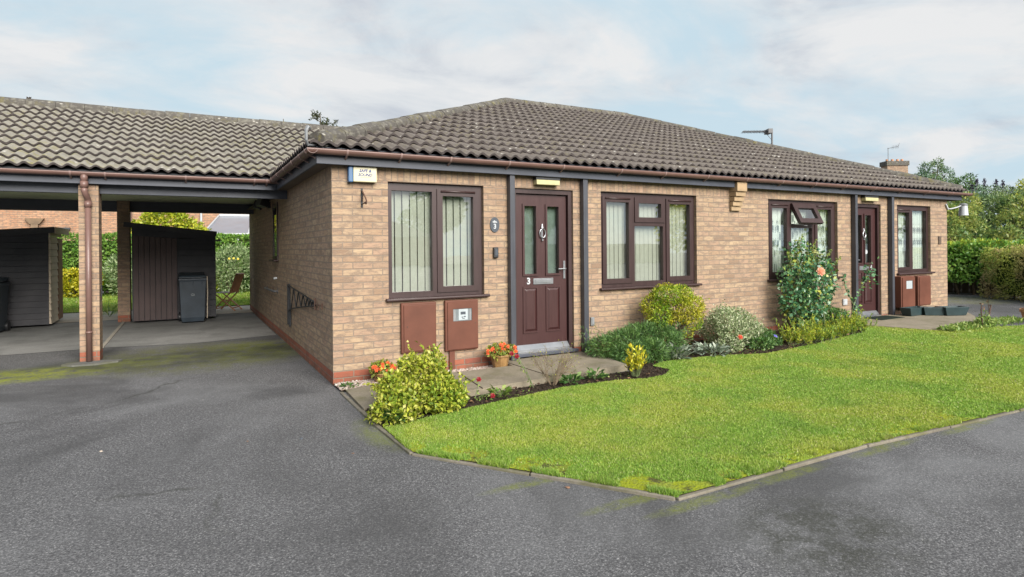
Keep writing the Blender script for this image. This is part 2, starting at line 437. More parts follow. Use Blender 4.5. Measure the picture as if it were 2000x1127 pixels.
def asphalt():
    g = G('worn_asphalt'); v = g.obj(); s = g.sep(v)
    agg = g.voro(v, 150, 'Color'); ag = g.node('ShaderNodeSeparateColor', ins={'Color': agg}).outputs[0]
    agg2 = g.noise(v, 60, 3, .8)
    col = g.ramp(ag, [(0, (0.057, 0.056, 0.057)), (.35, (0.103, 0.101, 0.103)), (.7, (0.149, 0.146, 0.148)), (.92, (0.202, 0.199, 0.199)), (1, (0.304, 0.299, 0.294))])
    col = g.mix(g.ramp(agg2, [(.35, .7), (.6, 0)]), col, (.024, .024, .026))
    # wear, damp and pale patches of the surface
    big = g.noise(v, .55, 5, .6, .4)
    col = g.mix(g.ramp(big, [(.47, 0), (.68, .48)]), col, (.185, .185, .187))
    dk = g.noise(g.map(v, (1, 1, 1), loc=(11, 4, 0)), .42, 5, .62, .6)
    col = g.mix(g.ramp(dk, [(.50, 0), (.62, .66)]), col, (.048, .047, .047))
    def blob(x, y, rx, ry, soft=.5):
        q = g.node('ShaderNodeVectorMath', operation='LENGTH', ins={0: g.map(v, (1/rx, 1/ry, 0), loc=(-x/rx, -y/ry, 0))}).outputs['Value']
        return g.ramp(q, [(1-soft, 1), (1, 0)])
    mn = g.ramp(g.noise(v, 5.5, 6, .72), [(.38, 0), (.54, 1)])
    mf = g.ramp(g.noise(v, 45, 3, .7), [(.38, .35), (.54, 1)])
    def moss(col, area, c, k=1.0):
        return g.mix(g.math('MULTIPLY', g.math('MULTIPLY', area, g.math('MULTIPLY', mn, mf)), k), col, c)
    col = moss(col, blob(-3.4, 2.55, 2.0, .6), (.26, .29, .014), 1.0)
    col = moss(col, blob(-2.05, 2.93, .95, .36), (.27, .31, .014), 1.0)
    col = moss(col, blob(-.55, 3.0, .8, 1.1), (.19, .215, .016), 1.0)
    col = moss(col, blob(-1.2, 2.9, 1.9, 1.5), (.10, .105, .022), .9)
    col = moss(col, blob(0.0, -1.9, .25, .6), (.13, .15, .015), .6)
    for a in ((.60, -3.42), (.95, -3.95), (1.25, -4.16), (2.0, -4.14), (3.1, -4.15), (4.2, -4.2)):
        col = moss(col, blob(a[0], a[1], .5, .07), (.14, .16, .012), .6)
    col = moss(col, blob(1.5, -4.75, .6, .5), (.035, .036, .028), .85)
    col = moss(col, blob(15.5, .9, 1.6, 1.2), (.14, .14, .04), .8)
    # thin cracks and the seam of an old patch repair
    cr = g.node('ShaderNodeTexVoronoi', feature='DISTANCE_TO_EDGE', ins={'Vector': g.node('ShaderNodeVectorMath', operation='ADD', ins={0: v, 1: g.node('ShaderNodeVectorMath', operation='SCALE', ins={0: g.node('ShaderNodeTexNoise', ins={'Vector': v, 'Scale': 1.3, 'Detail': 5}).outputs['Color'], 'Scale': .9}).outputs[0]}).outputs[0], 'Scale': .24}).outputs['Distance']
    cm = g.math('MULTIPLY', g.ramp(cr, [(.0, 1), (.006, 0)]), g.ramp(g.noise(v, .8, 3), [(.48, 0), (.56, .75)]))
    col = g.mix(cm, col, (.035, .036, .030))
    # trodden-in pale spots
    gum = g.math('MULTIPLY', g.ramp(g.voro(v, 1.4, 'Distance'), [(.022, 1), (.032, 0)]), g.ramp(g.noise(v, .9, 2), [(.45, 0), (.5, .75)]))
    col = g.mix(gum, col, (.36, .36, .33))
    # greenish dark band under the eaves drip line and a damp run along the house wall
    drip = g.math('MULTIPLY', blob(-1.2, 2.8, 3.6, .9), g.ramp(g.noise(v, 2.2, 4), [(.35, .2), (.6, .75)]))
    col = g.mix(drip, col, (.030, .032, .026))
    wl = g.math('MULTIPLY', g.math('MULTIPLY', g.ramp(s['X'], [(.0, 0), (.02, 1)]), 0.0), 0.0)
    h = g.math('ADD', g.math('MULTIPLY', ag, .6), g.math('MULTIPLY', agg2, .6))
    rough = g.math('SUBTRACT', .9, g.math('MULTIPLY', g.ramp(dk, [(.5, 0), (.7, 1)]), .18))
    return g.pbr(col, rough, g.bump(h, .8, .006), spec=.35)
MAT['asphalt'] = asphalt()

def concrete(name, c, stain=.4, joint=None, green=0):
    g = G(name); v = g.obj()
    n = g.noise(v, 3, 6, .65); n2 = g.noise(v, 45, 4, .7)
    col = g.mix(n, tuple(x*.72 for x in c), tuple(x*1.25 for x in c))
    col = g.mix(g.ramp(n2, [(.42, 0), (.7, .5)]), col, tuple(x*.5 for x in c))
    col = g.mix(g.ramp(g.voro(v, 60, 'Distance'), [(.08, .5), (.2, 0)]), col, tuple(min(1, x*1.9) for x in c))
    col = g.mix(g.ramp(g.noise(v, 1.6, 5, .6), [(.5, 0), (.7, stain)]), col, tuple(x*.45 for x in c))
    if green: col = g.mix(g.ramp(g.noise(v, 2.3, 5, .65), [(.48, 0), (.66, green)]), col, (.085, .085, .03))
    return g.pbr(col, .9, g.bump(n2, .4, .004), spec=.25)
MAT['path'] = concrete('path_concrete', (.25, .215, .16), .5, green=.5)
MAT['kerb'] = concrete('kerb_concrete', (.19, .17, .135), .7, green=.9)
MAT['patio'] = concrete('patio_concrete', (.40, .35, .28), .3)
MAT['slab'] = concrete('smooth_bay_asphalt', (.21, .208, .20), .6)
MAT['pad'] = concrete('pad_concrete', (.13, .13, .125), .5, green=.5)
MAT['strip'] = concrete('pale_edging', (.34, .31, .26), .3)
MAT['stone'] = simple('pebble', (.40, .34, .28), .8, .3, 3, .2)

def pebble_mat():
    g = G('mixed_pebbles'); rnd = g.node('ShaderNodeNewGeometry').outputs['Random Per Island']
    return g.pbr(g.ramp(rnd, [(0, (.16, .12, .10)), (.3, (.33, .25, .20)), (.55, (.45, .40, .36)), (.8, (.30, .20, .17)), (1, (.60, .56, .50))]), .8, spec=.3)
MAT['pebbles'] = pebble_mat()

def soil():
    g = G('dark_soil'); v = g.obj()
    n = g.noise(v, 12, 6, .7)
    col = g.ramp(n, [(.3, (.018, .014, .010)), (.55, (.045, .033, .024)), (.75, (.085, .062, .045))])
    return g.pbr(col, .97, g.bump(n, 1, .03), spec=.1)
MAT['soil'] = soil()

def lawn_base():
    g = G('lawn_thatch'); v = g.obj()
    col = g.ramp(g.noise(v, 60, 3), [(.3, (.15, .22, .025)), (.7, (.27, .34, .05))])
    col = g.mix(g.ramp(g.noise(v, 1.3, 4), [(.45, 0), (.65, .7)]), col, (.20, .185, .04))
    # yellow-green moss along the kerb
    m = g.math('MULTIPLY', g.ramp(g.noise(v, 6, 5, .7), [(.42, 0), (.54, 1)]), g.ramp(g.noise(v, 38, 4, .75), [(.40, .15), (.56, 1)]))
    y = g.sep(v)['Y']
    x = g.sep(v)['X']
    dd = g.math('ADD', g.math('MULTIPLY', g.math('SUBTRACT', x, .055), .815), g.math('MULTIPLY', g.math('ADD', y, 2.53), .579))
    edge = g.math('ADD', g.math('MULTIPLY', g.ramp(g.math('MULTIPLY', y, -.2), [(.745, 0), (.80, 1)]), g.ramp(g.math('MULTIPLY', x, .1), [(.35, 1), (.6, .3)])), g.ramp(dd, [(.08, 1), (.5, 0)]), True)
    col = g.mix(g.math('MULTIPLY', m, edge), col, (.25, .285, .014))
    col = g.mix(g.math('MULTIPLY', g.math('MULTIPLY', g.ramp(g.noise(v, 9, 5, .7), [(.55, 0), (.62, 1)]), edge), .8), col, (.05, .04, .03))
    return g.pbr(col, .95, g.bump(g.noise(v, 70, 3), 1, .02), spec=.1)
MAT['lawn'] = lawn_base()

def grass_mat():
    g = G('lawn_blades'); v = g.obj()
    rnd = g.node('ShaderNodeNewGeometry').outputs['Random Per Island']
    col = g.ramp(rnd, [(0, (0.138, 0.250, 0.039)), (.4, (0.212, 0.360, 0.051)), (.75, (0.286, 0.430, 0.069)), (.93, (0.360, 0.440, 0.114)), (1, (0.424, 0.430, 0.229))])
    yel = g.ramp(rnd, [(0, (0.249, 0.340, 0.045)), (.5, (0.351, 0.420, 0.064)), (.85, (0.424, 0.450, 0.101)), (1, (0.498, 0.460, 0.254))])
    f = g.ramp(g.noise(v, .95, 4, .6), [(.44, 0), (.62, .95)])
    col = g.mix(f, col, yel)
    dk = g.ramp(g.noise(g.map(v, (1, 1, 1), loc=(7, 2, 0)), 1.6, 4, .65), [(.56, 0), (.70, .55)])
    col = g.mix(dk, col, (.10, .21, .035))
    bare = g.ramp(g.noise(g.map(v, (1, 1, 1), loc=(1, 9, 0)), 3.4, 4, .7), [(.62, 0), (.72, .5)])
    col = g.mix(bare, col, (.34, .31, .13))
    b = g.node('ShaderNodeBsdfPrincipled', ins={'Base Color': col, 'Roughness': .55, 'Specular IOR Level': .25})
    t = g.node('ShaderNodeBsdfTranslucent', ins={'Color': col})
    m = g.node('ShaderNodeMixShader', ins={0: .35})
    g.l.new(b.outputs[0], m.inputs[1]); g.l.new(t.outputs[0], m.inputs[2]); g.l.new(m.outputs[0], g.out.inputs['Surface'])
    return g.mat
MAT['grass'] = grass_mat()

L = {}
L['gold'] = leaf_mat('variegated_gold_leaf', [(0, (.13, .19, .02)), (.25, (.30, .36, .03)), (.6, (.46, .48, .05)), (.85, (.54, .52, .11)), (1, (.60, .56, .22))], patch=[(0, (.09, .17, .02)), (.5, (.25, .34, .03)), (1, (.50, .50, .06))], pscale=3.5)
L['goldball'] = leaf_mat('clipped_gold_leaf', [(0, (.17, .19, .012)), (.3, (.38, .37, .02)), (.7, (.56, .50, .035)), (1, (.62, .53, .06))], patch=[(0, (.08, .18, .01)), (.5, (.19, .36, .02)), (1, (.38, .46, .04))], pscale=2.6)
L['silver'] = leaf_mat('silver_variegated_leaf', [(0, (0.120, 0.192, 0.072)), (.4, (0.288, 0.372, 0.168)), (.7, (0.528, 0.576, 0.336)), (1, (0.660, 0.660, 0.504))])
L['juniper'] = leaf_mat('dark_conifer_spray', [(0, (.03, .08, .022)), (.5, (.07, .16, .04)), (1, (.16, .28, .07))], .5, .2, patch=[(0, (.035, .09, .022)), (1, (.17, .29, .07))], pscale=5)
L['yellow'] = leaf_mat('bright_yellow_leaf', [(0, (.28, .33, .02)), (.5, (.58, .55, .03)), (.85, (.66, .58, .05)), (1, (.62, .42, .05))])
L['grey'] = leaf_mat('woolly_grey_leaf', [(0, (.15, .20, .14)), (.5, (.29, .35, .27)), (1, (.48, .51, .42))], .8, .15)
L['rose'] = leaf_mat('rose_leaf', [(0, (0.033, 0.104, 0.046)), (.4, (0.065, 0.182, 0.078)), (.8, (0.130, 0.260, 0.117)), (.95, (0.260, 0.364, 0.065)), (1, (0.468, 0.442, 0.078))], .3, .2, spec=.5)
L['roseyoung'] = leaf_mat('young_rose_leaf', [(0, (.10, .15, .03)), (.5, (.2, .25, .05)), (1, (.30, .30, .06))], .4, .3)
L['heather'] = leaf_mat('golden_heather_spray', [(0, (0.096, 0.192, 0.014)), (.4, (0.312, 0.396, 0.024)), (.8, (0.552, 0.576, 0.036)), (1, (0.360, 0.264, 0.084))], .6, .25, patch=[(0, (0.060, 0.144, 0.018)), (.6, (0.216, 0.324, 0.036)), (1, (0.480, 0.504, 0.048))], pscale=3)
L['cover'] = leaf_mat('low_green_leaf', [(0, (.03, .09, .02)), (.5, (.08, .18, .045)), (1, (.18, .29, .07))])
L['weed'] = leaf_mat('weedy_leaf', [(0, (.09, .18, .03)), (.5, (.22, .33, .06)), (1, (.40, .45, .15))])
L['begleaf'] = leaf_mat('begonia_leaf', [(0, (.10, .15, .02)), (.5, (.26, .30, .05)), (1, (.42, .38, .08))])
L['hedge'] = leaf_mat('laurel_hedge_leaf', [(0, (.07, .20, .03)), (.5, (.18, .36, .06)), (1, (.34, .52, .1))], .35, .45)
L['hedgetop'] = leaf_mat('fresh_hedge_tip', [(0, (.22, .33, .03)), (1, (.46, .50, .06))])
L['brownhedge'] = leaf_mat('bronzed_hedge_leaf', [(0, (0.203, 0.162, 0.068)), (.4, (0.405, 0.311, 0.135)), (.8, (0.540, 0.432, 0.203)), (1, (0.620, 0.513, 0.270))], .6, .35, patch=[(0, (0.189, 0.243, 0.041)), (.5, (0.405, 0.486, 0.081)), (1, (0.620, 0.620, 0.135))], pscale=1.4)
L['laurel'] = leaf_mat('mixed_shrub_leaf', [(0, (.05, .12, .035)), (.4, (.12, .22, .06)), (.8, (.24, .33, .09)), (1, (.40, .44, .12))], .4, .4, patch=[(0, (.17, .23, .04)), (.5, (.34, .41, .09)), (1, (.48, .44, .12))], pscale=.9)
L['bluegreen'] = leaf_mat('blue_green_leaf', [(0, (.055, .125, .065)), (.5, (.13, .23, .13)), (1, (.25, .35, .21))], .5, .35, patch=[(0, (.07, .14, .04)), (1, (.28, .36, .12))], pscale=.8)
L['limetree'] = leaf_mat('lime_tree_leaf', [(0, (.15, .22, .015)), (.5, (.36, .43, .03)), (1, (.60, .56, .06))], .4, .4)
L['backhedge'] = leaf_mat('clipped_hedge_leaf', [(0, (.07, .18, .025)), (.5, (.16, .31, .045)), (1, (.28, .43, .08))], .5, .4)
L['goldshrub'] = leaf_mat('golden_shrub_leaf', [(0, (.22, .25, .01)), (.5, (.50, .46, .015)), (1, (.60, .52, .04))])
L['silvershrub'] = leaf_mat('pale_shrub_leaf', [(0, (.12, .21, .07)), (.5, (.28, .38, .16)), (1, (.46, .52, .30))])
L['darktree'] = leaf_mat('distant_twig_leaf', [(0, (.02, .03, .015)), (.5, (.05, .065, .03)), (1, (.10, .11, .05))])
L['litter'] = leaf_mat('dead_leaf', [(0, (.06, .03, .02)), (.5, (.16, .085, .045)), (1, (.30, .18, .09))], .8, .1)
def petal(name, a, b): return leaf_mat(name, [(0, a), (1, b)], .5, .3)
L['orange'] = petal('orange_petal', (.62, .075, .02), (.75, .16, .03))
L['redpetal'] = petal('dark_red_petal', (.22, .008, .015), (.34, .02, .03))
L['redorange'] = petal('red_orange_petal', (.5, .06, .025), (.6, .10, .04))
L['peach'] = petal('peach_petal', (.75, .27, .16), (.85, .42, .26))
L['violet'] = petal('violet_petal', (.12, .11, .45), (.22, .2, .6))
L['purple'] = petal('dark_spike_flower', (.035, .025, .055), (.075, .055, .09))
L['yflower'] = petal('yellow_petal', (.7, .52, .02), (.75, .6, .05))

SKY_CLOUD, SKY_BLUE, SUN_E, EXPO = 1.30, .62, 1.5, 2.42

# ------------------------------------------------------------------ ground
def gz(x):
    t = min(1, max(0, (x-3)/8)); return .1*t*t*(3-2*t)

def sheet(name, poly, dz, mat, kind='structure', depth=.0):
    """flat polygon laid on the gently rising ground; depth gives it a downturned edge"""
    bm = bmesh.new()
    vs = [bm.verts.new((x, y, 0)) for x, y in poly]
    f = bm.faces.new(vs)
    if f.normal.z < 0: f.normal_flip()
    bm.normal_update()
    if f.normal.z < 0: bmesh.ops.reverse_faces(bm, faces=[f])
    if depth:
        r = bmesh.ops.extrude_face_region(bm, geom=list(bm.faces))
        low = set(v for v in r['geom'] if isinstance(v, bmesh.types.BMVert))
        keep = {v.index for v in low}
        for v in bm.verts: v.co.z = 0 if v in low else -depth
    x = 3.0
    while x <= 11.01:
        bmesh.ops.bisect_plane(bm, geom=bm.verts[:]+bm.edges[:]+bm.faces[:], plane_co=(x, 0, 0), plane_no=(1, 0, 0))
        x += .5
    for v in bm.verts: v.co.z += gz(v.co.x)+dz
    bmesh.ops.recalc_face_normals(bm, faces=bm.faces)
    up_ = [f for f in bm.faces if abs(f.normal.z) > .9]
    if not depth and up_ and up_[0].normal.z < 0: bmesh.ops.reverse_faces(bm, faces=bm.faces)
    me = bpy.data.meshes.new(name); bm.to_mesh(me); bm.free()
    o = link_mesh(name, me, mat)
    return tag(o, kind=kind)

sheet('driveway', [(-90, -90), (2, -90), (120, -90), (120, 120), (-90, 120)], 0, MAT['asphalt'])
sheet('carport_floor', [(-8, 4.35), (-5, 4.42), (-2.56, 4.47), (-1.3, 4.22), (-.02, 4.5), (-.02, 8.78), (-8, 8.78)], .005, MAT['slab'])
sheet('patio', [(-14, 8.785), (3.2, 8.785), (3.2, 10.9), (-.1, 10.8), (-3.8, 11.05), (-14, 11.1)], .012, MAT['patio'])
LAWN_BACK = [(-14, 11.1), (-3.8, 11.05), (-.1, 10.8), (9, 10.9), (9, 18.4), (-14, 18.4)]
sheet('back_lawn', LAWN_BACK, .03, MAT['lawn'])
LAWN = [(.01, -1.86), (.026, -2.540), (1.117, -4.066), (3.0, -4.066), (5.02, -4.206), (8.5, -4.466), (11.9, -4.615), (12.3, -3.3), (11.6, -2.1), (10.74, -1.98), (9.9, -1.72),
        (9.13, -1.5), (9.0, -1.2), (8.82, -.62), (8.6, -.72), (8.03, -1.0), (6.98, -1.12), (6.63, -1.2), (5.69, -1.26), (5.4, -1.28), (4.82, -1.03), (4.3, -.93), (3.88, -.93), (3.64, -1.06), (3.66, -1.34), (3.4, -1.52), (3.1, -1.56),
        (2.77, -1.46), (2.09, -1.43), (1.38, -1.57), (.82, -1.68), (.52, -1.74), (.2, -1.84)]
sheet('front_lawn', LAWN, .0235, MAT['lawn'])
BED = [(.03, -1.15), (.02, -1.86), (.2, -1.84), (.52, -1.74), (.82, -1.68), (1.38, -1.57), (2.09, -1.43), (2.77, -1.46), (3.1, -1.56), (3.4, -1.52), (3.66, -1.34), (3.64, -1.06), (3.88, -.93), (4.3, -.93), (4.82, -1.03),
       (5.4, -1.28), (5.69, -1.26), (6.63, -1.2), (6.98, -1.12), (8.03, -1.0), (8.6, -.72), (8.82, -.62), (8.82, -.01), (3.3, -.01), (3.3, -1.1)]
sheet('flower_bed', BED, .012, MAT['soil'])
gp = sheet('garden_path', [(.02, -1.2), (.65, -1.235), (1.0, -1.255), (2.08, -1.13), (3.26, -1.03), (3.42, -.01), (2.05, -.01), (2.05, -.36), (.65, -.36), (.05, -.36)], .075, MAT['path'], depth=.09)
for q in gp.data.vertices:
    if q.co.x < .1 and q.co.z > 0: q.co.z = .026
sheet('doorstep_path', [(8.84, -.01), (8.84, -.6), (9.07, -1.42), (10.5, -1.5), (11.6, -1.0), (12.74, -.25), (12.74, -.01)], .035, MAT['path'], depth=.05)
# path joints are real gaps filled with dirt
for n, (a, b) in enumerate((((1.22, -1.235), (1.32, -.37)), ((2.12, -1.12), (2.07, -.02)))):
    m = MB(); m.beam((*a, .0755), (*b, .0755), .014, .004); tag(m.build('path_joint', MAT['soil']), kind='structure')
sheet('gravel_bed', [(.0, -.37), (2.06, -.37), (2.06, -.005), (.0, -.005)], .018, MAT['soil'])
m = MB(); m.beam((-2.56, 4.45, .011), (-2.555, 8.25, .011), .055, .014); tag(m.build('bay_edging', MAT['strip'], bevel=.003), kind='structure')
sheet('drain_pad', [(-2.85, 2.98), (-2.72, 2.86), (-2.45, 2.83), (-2.22, 2.93), (-2.18, 3.04), (-2.4, 3.12), (-2.8, 3.1)], .022, MAT['pad'], depth=.03)

# kerb edging
def kerb(pts, name='kerb'):
    m = MB()
    for a, b in zip(pts[:-1], pts[1:]):
        a, b = Vector(a), Vector(b); L_ = (b-a).length; n = max(1, round(L_/.91))
        for i in range(n):
            p = a.lerp(b, i/n); q = a.lerp(b, (i+1)/n); d = (q-p).normalized()*.006
            j = Vector((0, 0, random.uniform(-.006, .006)))
            p3 = Vector((p.x, p.y, gz(p.x)+.0))+Vector((d.x, d.y, 0))+j; q3 = Vector((q.x, q.y, gz(q.x)+.0))-Vector((d.x, d.y, 0))+j
            m.beam(p3, q3, .036, .040)
    tag(m.build(name, MAT['kerb'], bevel=.006), kind='structure')
kerb([(-.01, -1.7), (.02, -2.54), (1.115, -4.07), (3.0, -4.07), (5.02, -4.21), (8.5, -4.47), (11.9, -4.62)])
kerb([(.0, -.38), (-.005, -1.2), (-.01, -1.69)], 'path_edging')

def in_poly(px, py, poly):
    c = np.zeros(len(px), bool); n = len(poly)
    for i in range(n):
        x1, y1 = poly[i]; x2, y2 = poly[(i+1) % n]
        if y1 == y2: continue
        c ^= ((y1 > py) != (y2 > py)) & (px < (x2-x1)*(py-y1)/(y2-y1)+x1)
    return c
def vgz(x):
    t = np.clip((x-3)/8, 0, 1); return .1*t*t*(3-2*t)

def grass(name, poly, n, dz, hmin, hmax, near=True, wmul=1.0, seed=1, cull=None):
    r = np.random.default_rng(seed)
    P = np.array(poly); lo, hi = P.min(0), P.max(0)
    X = np.empty(0); Y = np.empty(0)
    while len(X) < n:
        x = r.uniform(lo[0], hi[0], n); y = r.uniform(lo[1], hi[1], n)
        d2 = (x-CAM_C.x)**2+(y-CAM_C.y)**2+2
        k = in_poly(x, y, poly)
        if near: k &= r.random(n) < np.clip(18/d2, .12, 1)
        if cull is not None: k &= ~cull(x, y, r)
        X = np.append(X, x[k]); Y = np.append(Y, y[k])
    X, Y = X[:n], Y[:n]
    d = np.hypot(X-CAM_C.x, Y-CAM_C.y)
    h = r.uniform(hmin, hmax, n); w = (.0018+.0006*d)*wmul
    a = r.uniform(0, 2*np.pi, n); lean = r.uniform(.15, 1.0, n)*h; b = r.uniform(0, 2*np.pi, n)
    Z = vgz(X)+dz
    V = np.empty((n, 3, 3))
    V[:, 0] = np.c_[X-np.cos(a)*w, Y-np.sin(a)*w, Z]; V[:, 1] = np.c_[X+np.cos(a)*w, Y+np.sin(a)*w, Z]
    V[:, 2] = np.c_[X+np.cos(b)*lean, Y+np.sin(b)*lean, Z+h]
    o = arrays_mesh(name, V.reshape(-1, 3), np.arange(n*3).reshape(-1, 3), MAT['grass'])
    return tag(o, kind='stuff')
def front_cull(x, y, r):
    s = np.sin(x*7.3+y*3.1)*np.sin(y*8.7-x*2.2)+.6*np.sin(x*15+1)*np.sin(y*17)
    dd = (x-.055)*.815+(y+2.53)*.579
    edge = np.clip((-3.72-y)/.3, 0, 1)*(x < 4.5)+np.clip((.5-dd)/.35, 0, 1)
    return (s > -.05) & (r.random(len(x)) < edge*.92)
grass('grass', LAWN, 420000, .023, .006, .017, cull=front_cull)
EDGE = [(.005, -1.8), (.02, -2.54), (1.113, -4.072), (3.0, -4.072), (5.02, -4.212), (8.5, -4.47), (8.5, -4.41), (5.02, -4.15), (3.0, -4.01), (1.145, -4.01), (.07, -2.51), (.05, -1.85)]
grass('edge_grass', EDGE, 15000, .016, .012, .040, seed=9, cull=lambda x, y, r: (np.sin(x*6.1+y*4)+np.sin(x*14.3-y*9)+.6*np.sin(x*31) < .15))
grass('back_grass', LAWN_BACK, 50000, .03, .03, .07, near=False, wmul=1.2, seed=2)

def pebbles(name, n, poly, z, smin, smax, mat, seed=3):
    r = np.random.default_rng(seed); P = np.array(poly); lo, hi = P.min(0), P.max(0)
    x = r.uniform(lo[0], hi[0], n*3); y = r.uniform(lo[1], hi[1], n*3); k = in_poly(x, y, poly); x, y = x[k][:n], y[k][:n]; n = len(x)
    O = np.array([(1, 0, 0), (-1, 0, 0), (0, 1, 0), (0, -1, 0), (0, 0, 1), (0, 0, -1)], float)
    F = np.array([(0, 2, 4), (2, 1, 4), (1, 3, 4), (3, 0, 4), (2, 0, 5), (1, 2, 5), (3, 1, 5), (0, 3, 5)])
    # one subdivision for rounder stones
    V2 = list(O); F2 = []; cache = {}
    def mid(i, j):
        key = (min(i, j), max(i, j))
        if key not in cache: V2.append((V2[i]+V2[j])/np.linalg.norm(V2[i]+V2[j])); cache[key] = len(V2)-1
        return cache[key]
    for a, b, c in F:
        ab, bc, ca = mid(a, b), mid(b, c), mid(c, a); F2 += [(a, ab, ca), (ab, b, bc), (ca, bc, c), (ab, bc, ca)]
    V2 = np.array(V2); F2 = np.array(F2); nv = len(V2)
    s = r.uniform(smin, smax, (n, 3)); s[:, 2] *= .65; a = r.uniform(0, 6.28, n)
    W = V2[None]*s[:, None]*r.uniform(.8, 1.2, (n, nv, 1))
    Xr = W[..., 0]*np.cos(a)[:, None]-W[..., 1]*np.sin(a)[:, None]+x[:, None]
    Yr = W[..., 0]*np.sin(a)[:, None]+W[..., 1]*np.cos(a)[:, None]+y[:, None]
    Zr = W[..., 2]+(vgz(x)+z)[:, None]+r.uniform(0, smin, (n, 1))
    V = np.stack([Xr, Yr, Zr], -1).reshape(-1, 3)
    Fa = (F2[None]+np.arange(n)[:, None, None]*nv).reshape(-1, 3)
    return tag(arrays_mesh(name, V, Fa, mat), kind='stuff')
pebbles('gravel', 2600, [(.01, -.36), (2.05, -.36), (2.05, -.01), (.01, -.01)], .022, .008, .019, MAT['pebbles'])
pebbles('soil_clods', 2600, BED, .014, .006, .02, MAT['soil'], 5)

# ------------------------------------------------------------------ bungalow
HX0, HX1, HY1 = 0.0, 12.74, 9.6
house = thing('bungalow', (6.37, 0, 0), 'pair of buff brick bungalows under one brown tiled hipped roof', 'bungalow')
W = [(.632, 1.852, .90, 2.271), (3.661, 5.482, .90, 2.271), (7.12, 8.99, .90, 2.271), (10.89, 12.10, .90, 2.271)]
D = [(2.265, 3.195, -.05, 2.266), (9.42, 10.335, -.05, 2.266)]
m = MB()
m.plate('Y', HX0, HX1, -.06, 2.52, 0, .26, W+D)
m.plate('X', .26, HY1, -.06, 2.52, 0, .26, [(4.30, 4.90, 1.31, 2.31)])
m.plate('X', .26, HY1, -.06, 2.52, HX1, HX1-.26)
m.plate('Y', .26, HX1-.26, -.06, 2.52, HY1, HY1-.26, [(1.6, 3.2, .1, 2.1), (7.4, 9.0, .9, 2.2)])
wall = m.build('wall', MAT['brick'], house, uv=True)
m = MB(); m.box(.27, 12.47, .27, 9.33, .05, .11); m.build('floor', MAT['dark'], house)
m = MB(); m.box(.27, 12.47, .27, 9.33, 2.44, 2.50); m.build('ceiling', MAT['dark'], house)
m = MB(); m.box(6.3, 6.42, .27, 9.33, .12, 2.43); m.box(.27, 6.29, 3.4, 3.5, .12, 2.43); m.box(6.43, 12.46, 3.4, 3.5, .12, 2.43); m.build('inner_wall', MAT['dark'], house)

# tiled roof ------------------------------------------------------
TP = .4142          # 22.5 degrees
PITCH = .151        # one roll of the tile
GA = .319           # course gauge measured in plan
def roll(s):
    u = (s/PITCH) % 1.0
    u = u**.8
    return .020*math.cos(2*math.pi*(u-.5))
def slope(mb, P0, ds, dt, z0, s0, s1, tmax, tmin=lambda s: 0.0, per=8):
    """tile slope: P0 eave origin, ds along the eave, dt inwards (plan unit vectors)"""
    P0, ds, dt = Vector(P0), Vector(ds), Vector(dt)
    n = int(round((s1-s0)/PITCH*per)); ss = [s0+(s1-s0)*i/n for i in range(n+1)]
    T = max(tmax(s) for s in ss); kmax = int(T/GA)+1
    pt = lambda s, t, lift: tuple(P0+ds*s+dt*t+Vector((0, 0, z0+TP*t+roll(s)+lift)))
    for k in range(kmax):
        a, b = k*GA, (k+1)*GA+.03
        wob = [random.uniform(-.004, .004) for _ in range(int(n/(2*per))+2)]
        vs = []; idx = []
        for i, s in enumerate(ss):
            hi = min(b, tmax(s)); lo = max(a, tmin(s))
            if hi-lo < .01: idx.append(None); continue
            lf = .046*(b-lo)/(b-a); w = wob[i//(2*per)]
            idx.append(len(vs))
            vs += [pt(s, lo+.006, lf-.030), pt(s, lo-.004, lf+w), pt(s, hi, .046*(b-hi)/(b-a)+w*.3)]
        f0 = []; f1 = []
        for i in range(n):
            p, q = idx[i], idx[i+1]
            if p is None or q is None: continue
            f0.append((p, q, q+1, p+1)); f1.append((p+1, q+1, q+2, p+2))
        if vs:
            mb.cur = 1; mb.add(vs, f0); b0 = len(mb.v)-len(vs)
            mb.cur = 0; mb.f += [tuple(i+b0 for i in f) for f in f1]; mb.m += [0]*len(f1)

EX0, EX1, EY0, EY1 = -.28, 13.20, -.20, 9.92
EZ = 2.592
half = (EY1-EY0)/2
LX = EX1-EX0; LY = EY1-EY0
m = MB()
hipf = lambda L: (lambda s: max(0, min(s, L-s, half)))
slope(m, (EX0, EY0, 0), (1, 0, 0), (0, 1, 0), EZ, 0, LX, hipf(LX))
slope(m, (EX0, EY1, 0), (0, -1, 0), (1, 0, 0), EZ, 0, LY, hipf(LY), per=4)
slope(m, (EX1, EY0, 0), (0, 1, 0), (-1, 0, 0), EZ, 0, LY, hipf(LY), per=4)
slope(m, (EX1, EY1, 0), (-1, 0, 0), (0, -1, 0), EZ, 0, LX, hipf(LX), per=4)
roof = m.build('roof', [MAT['tile'], MAT['tile_edge']], house)

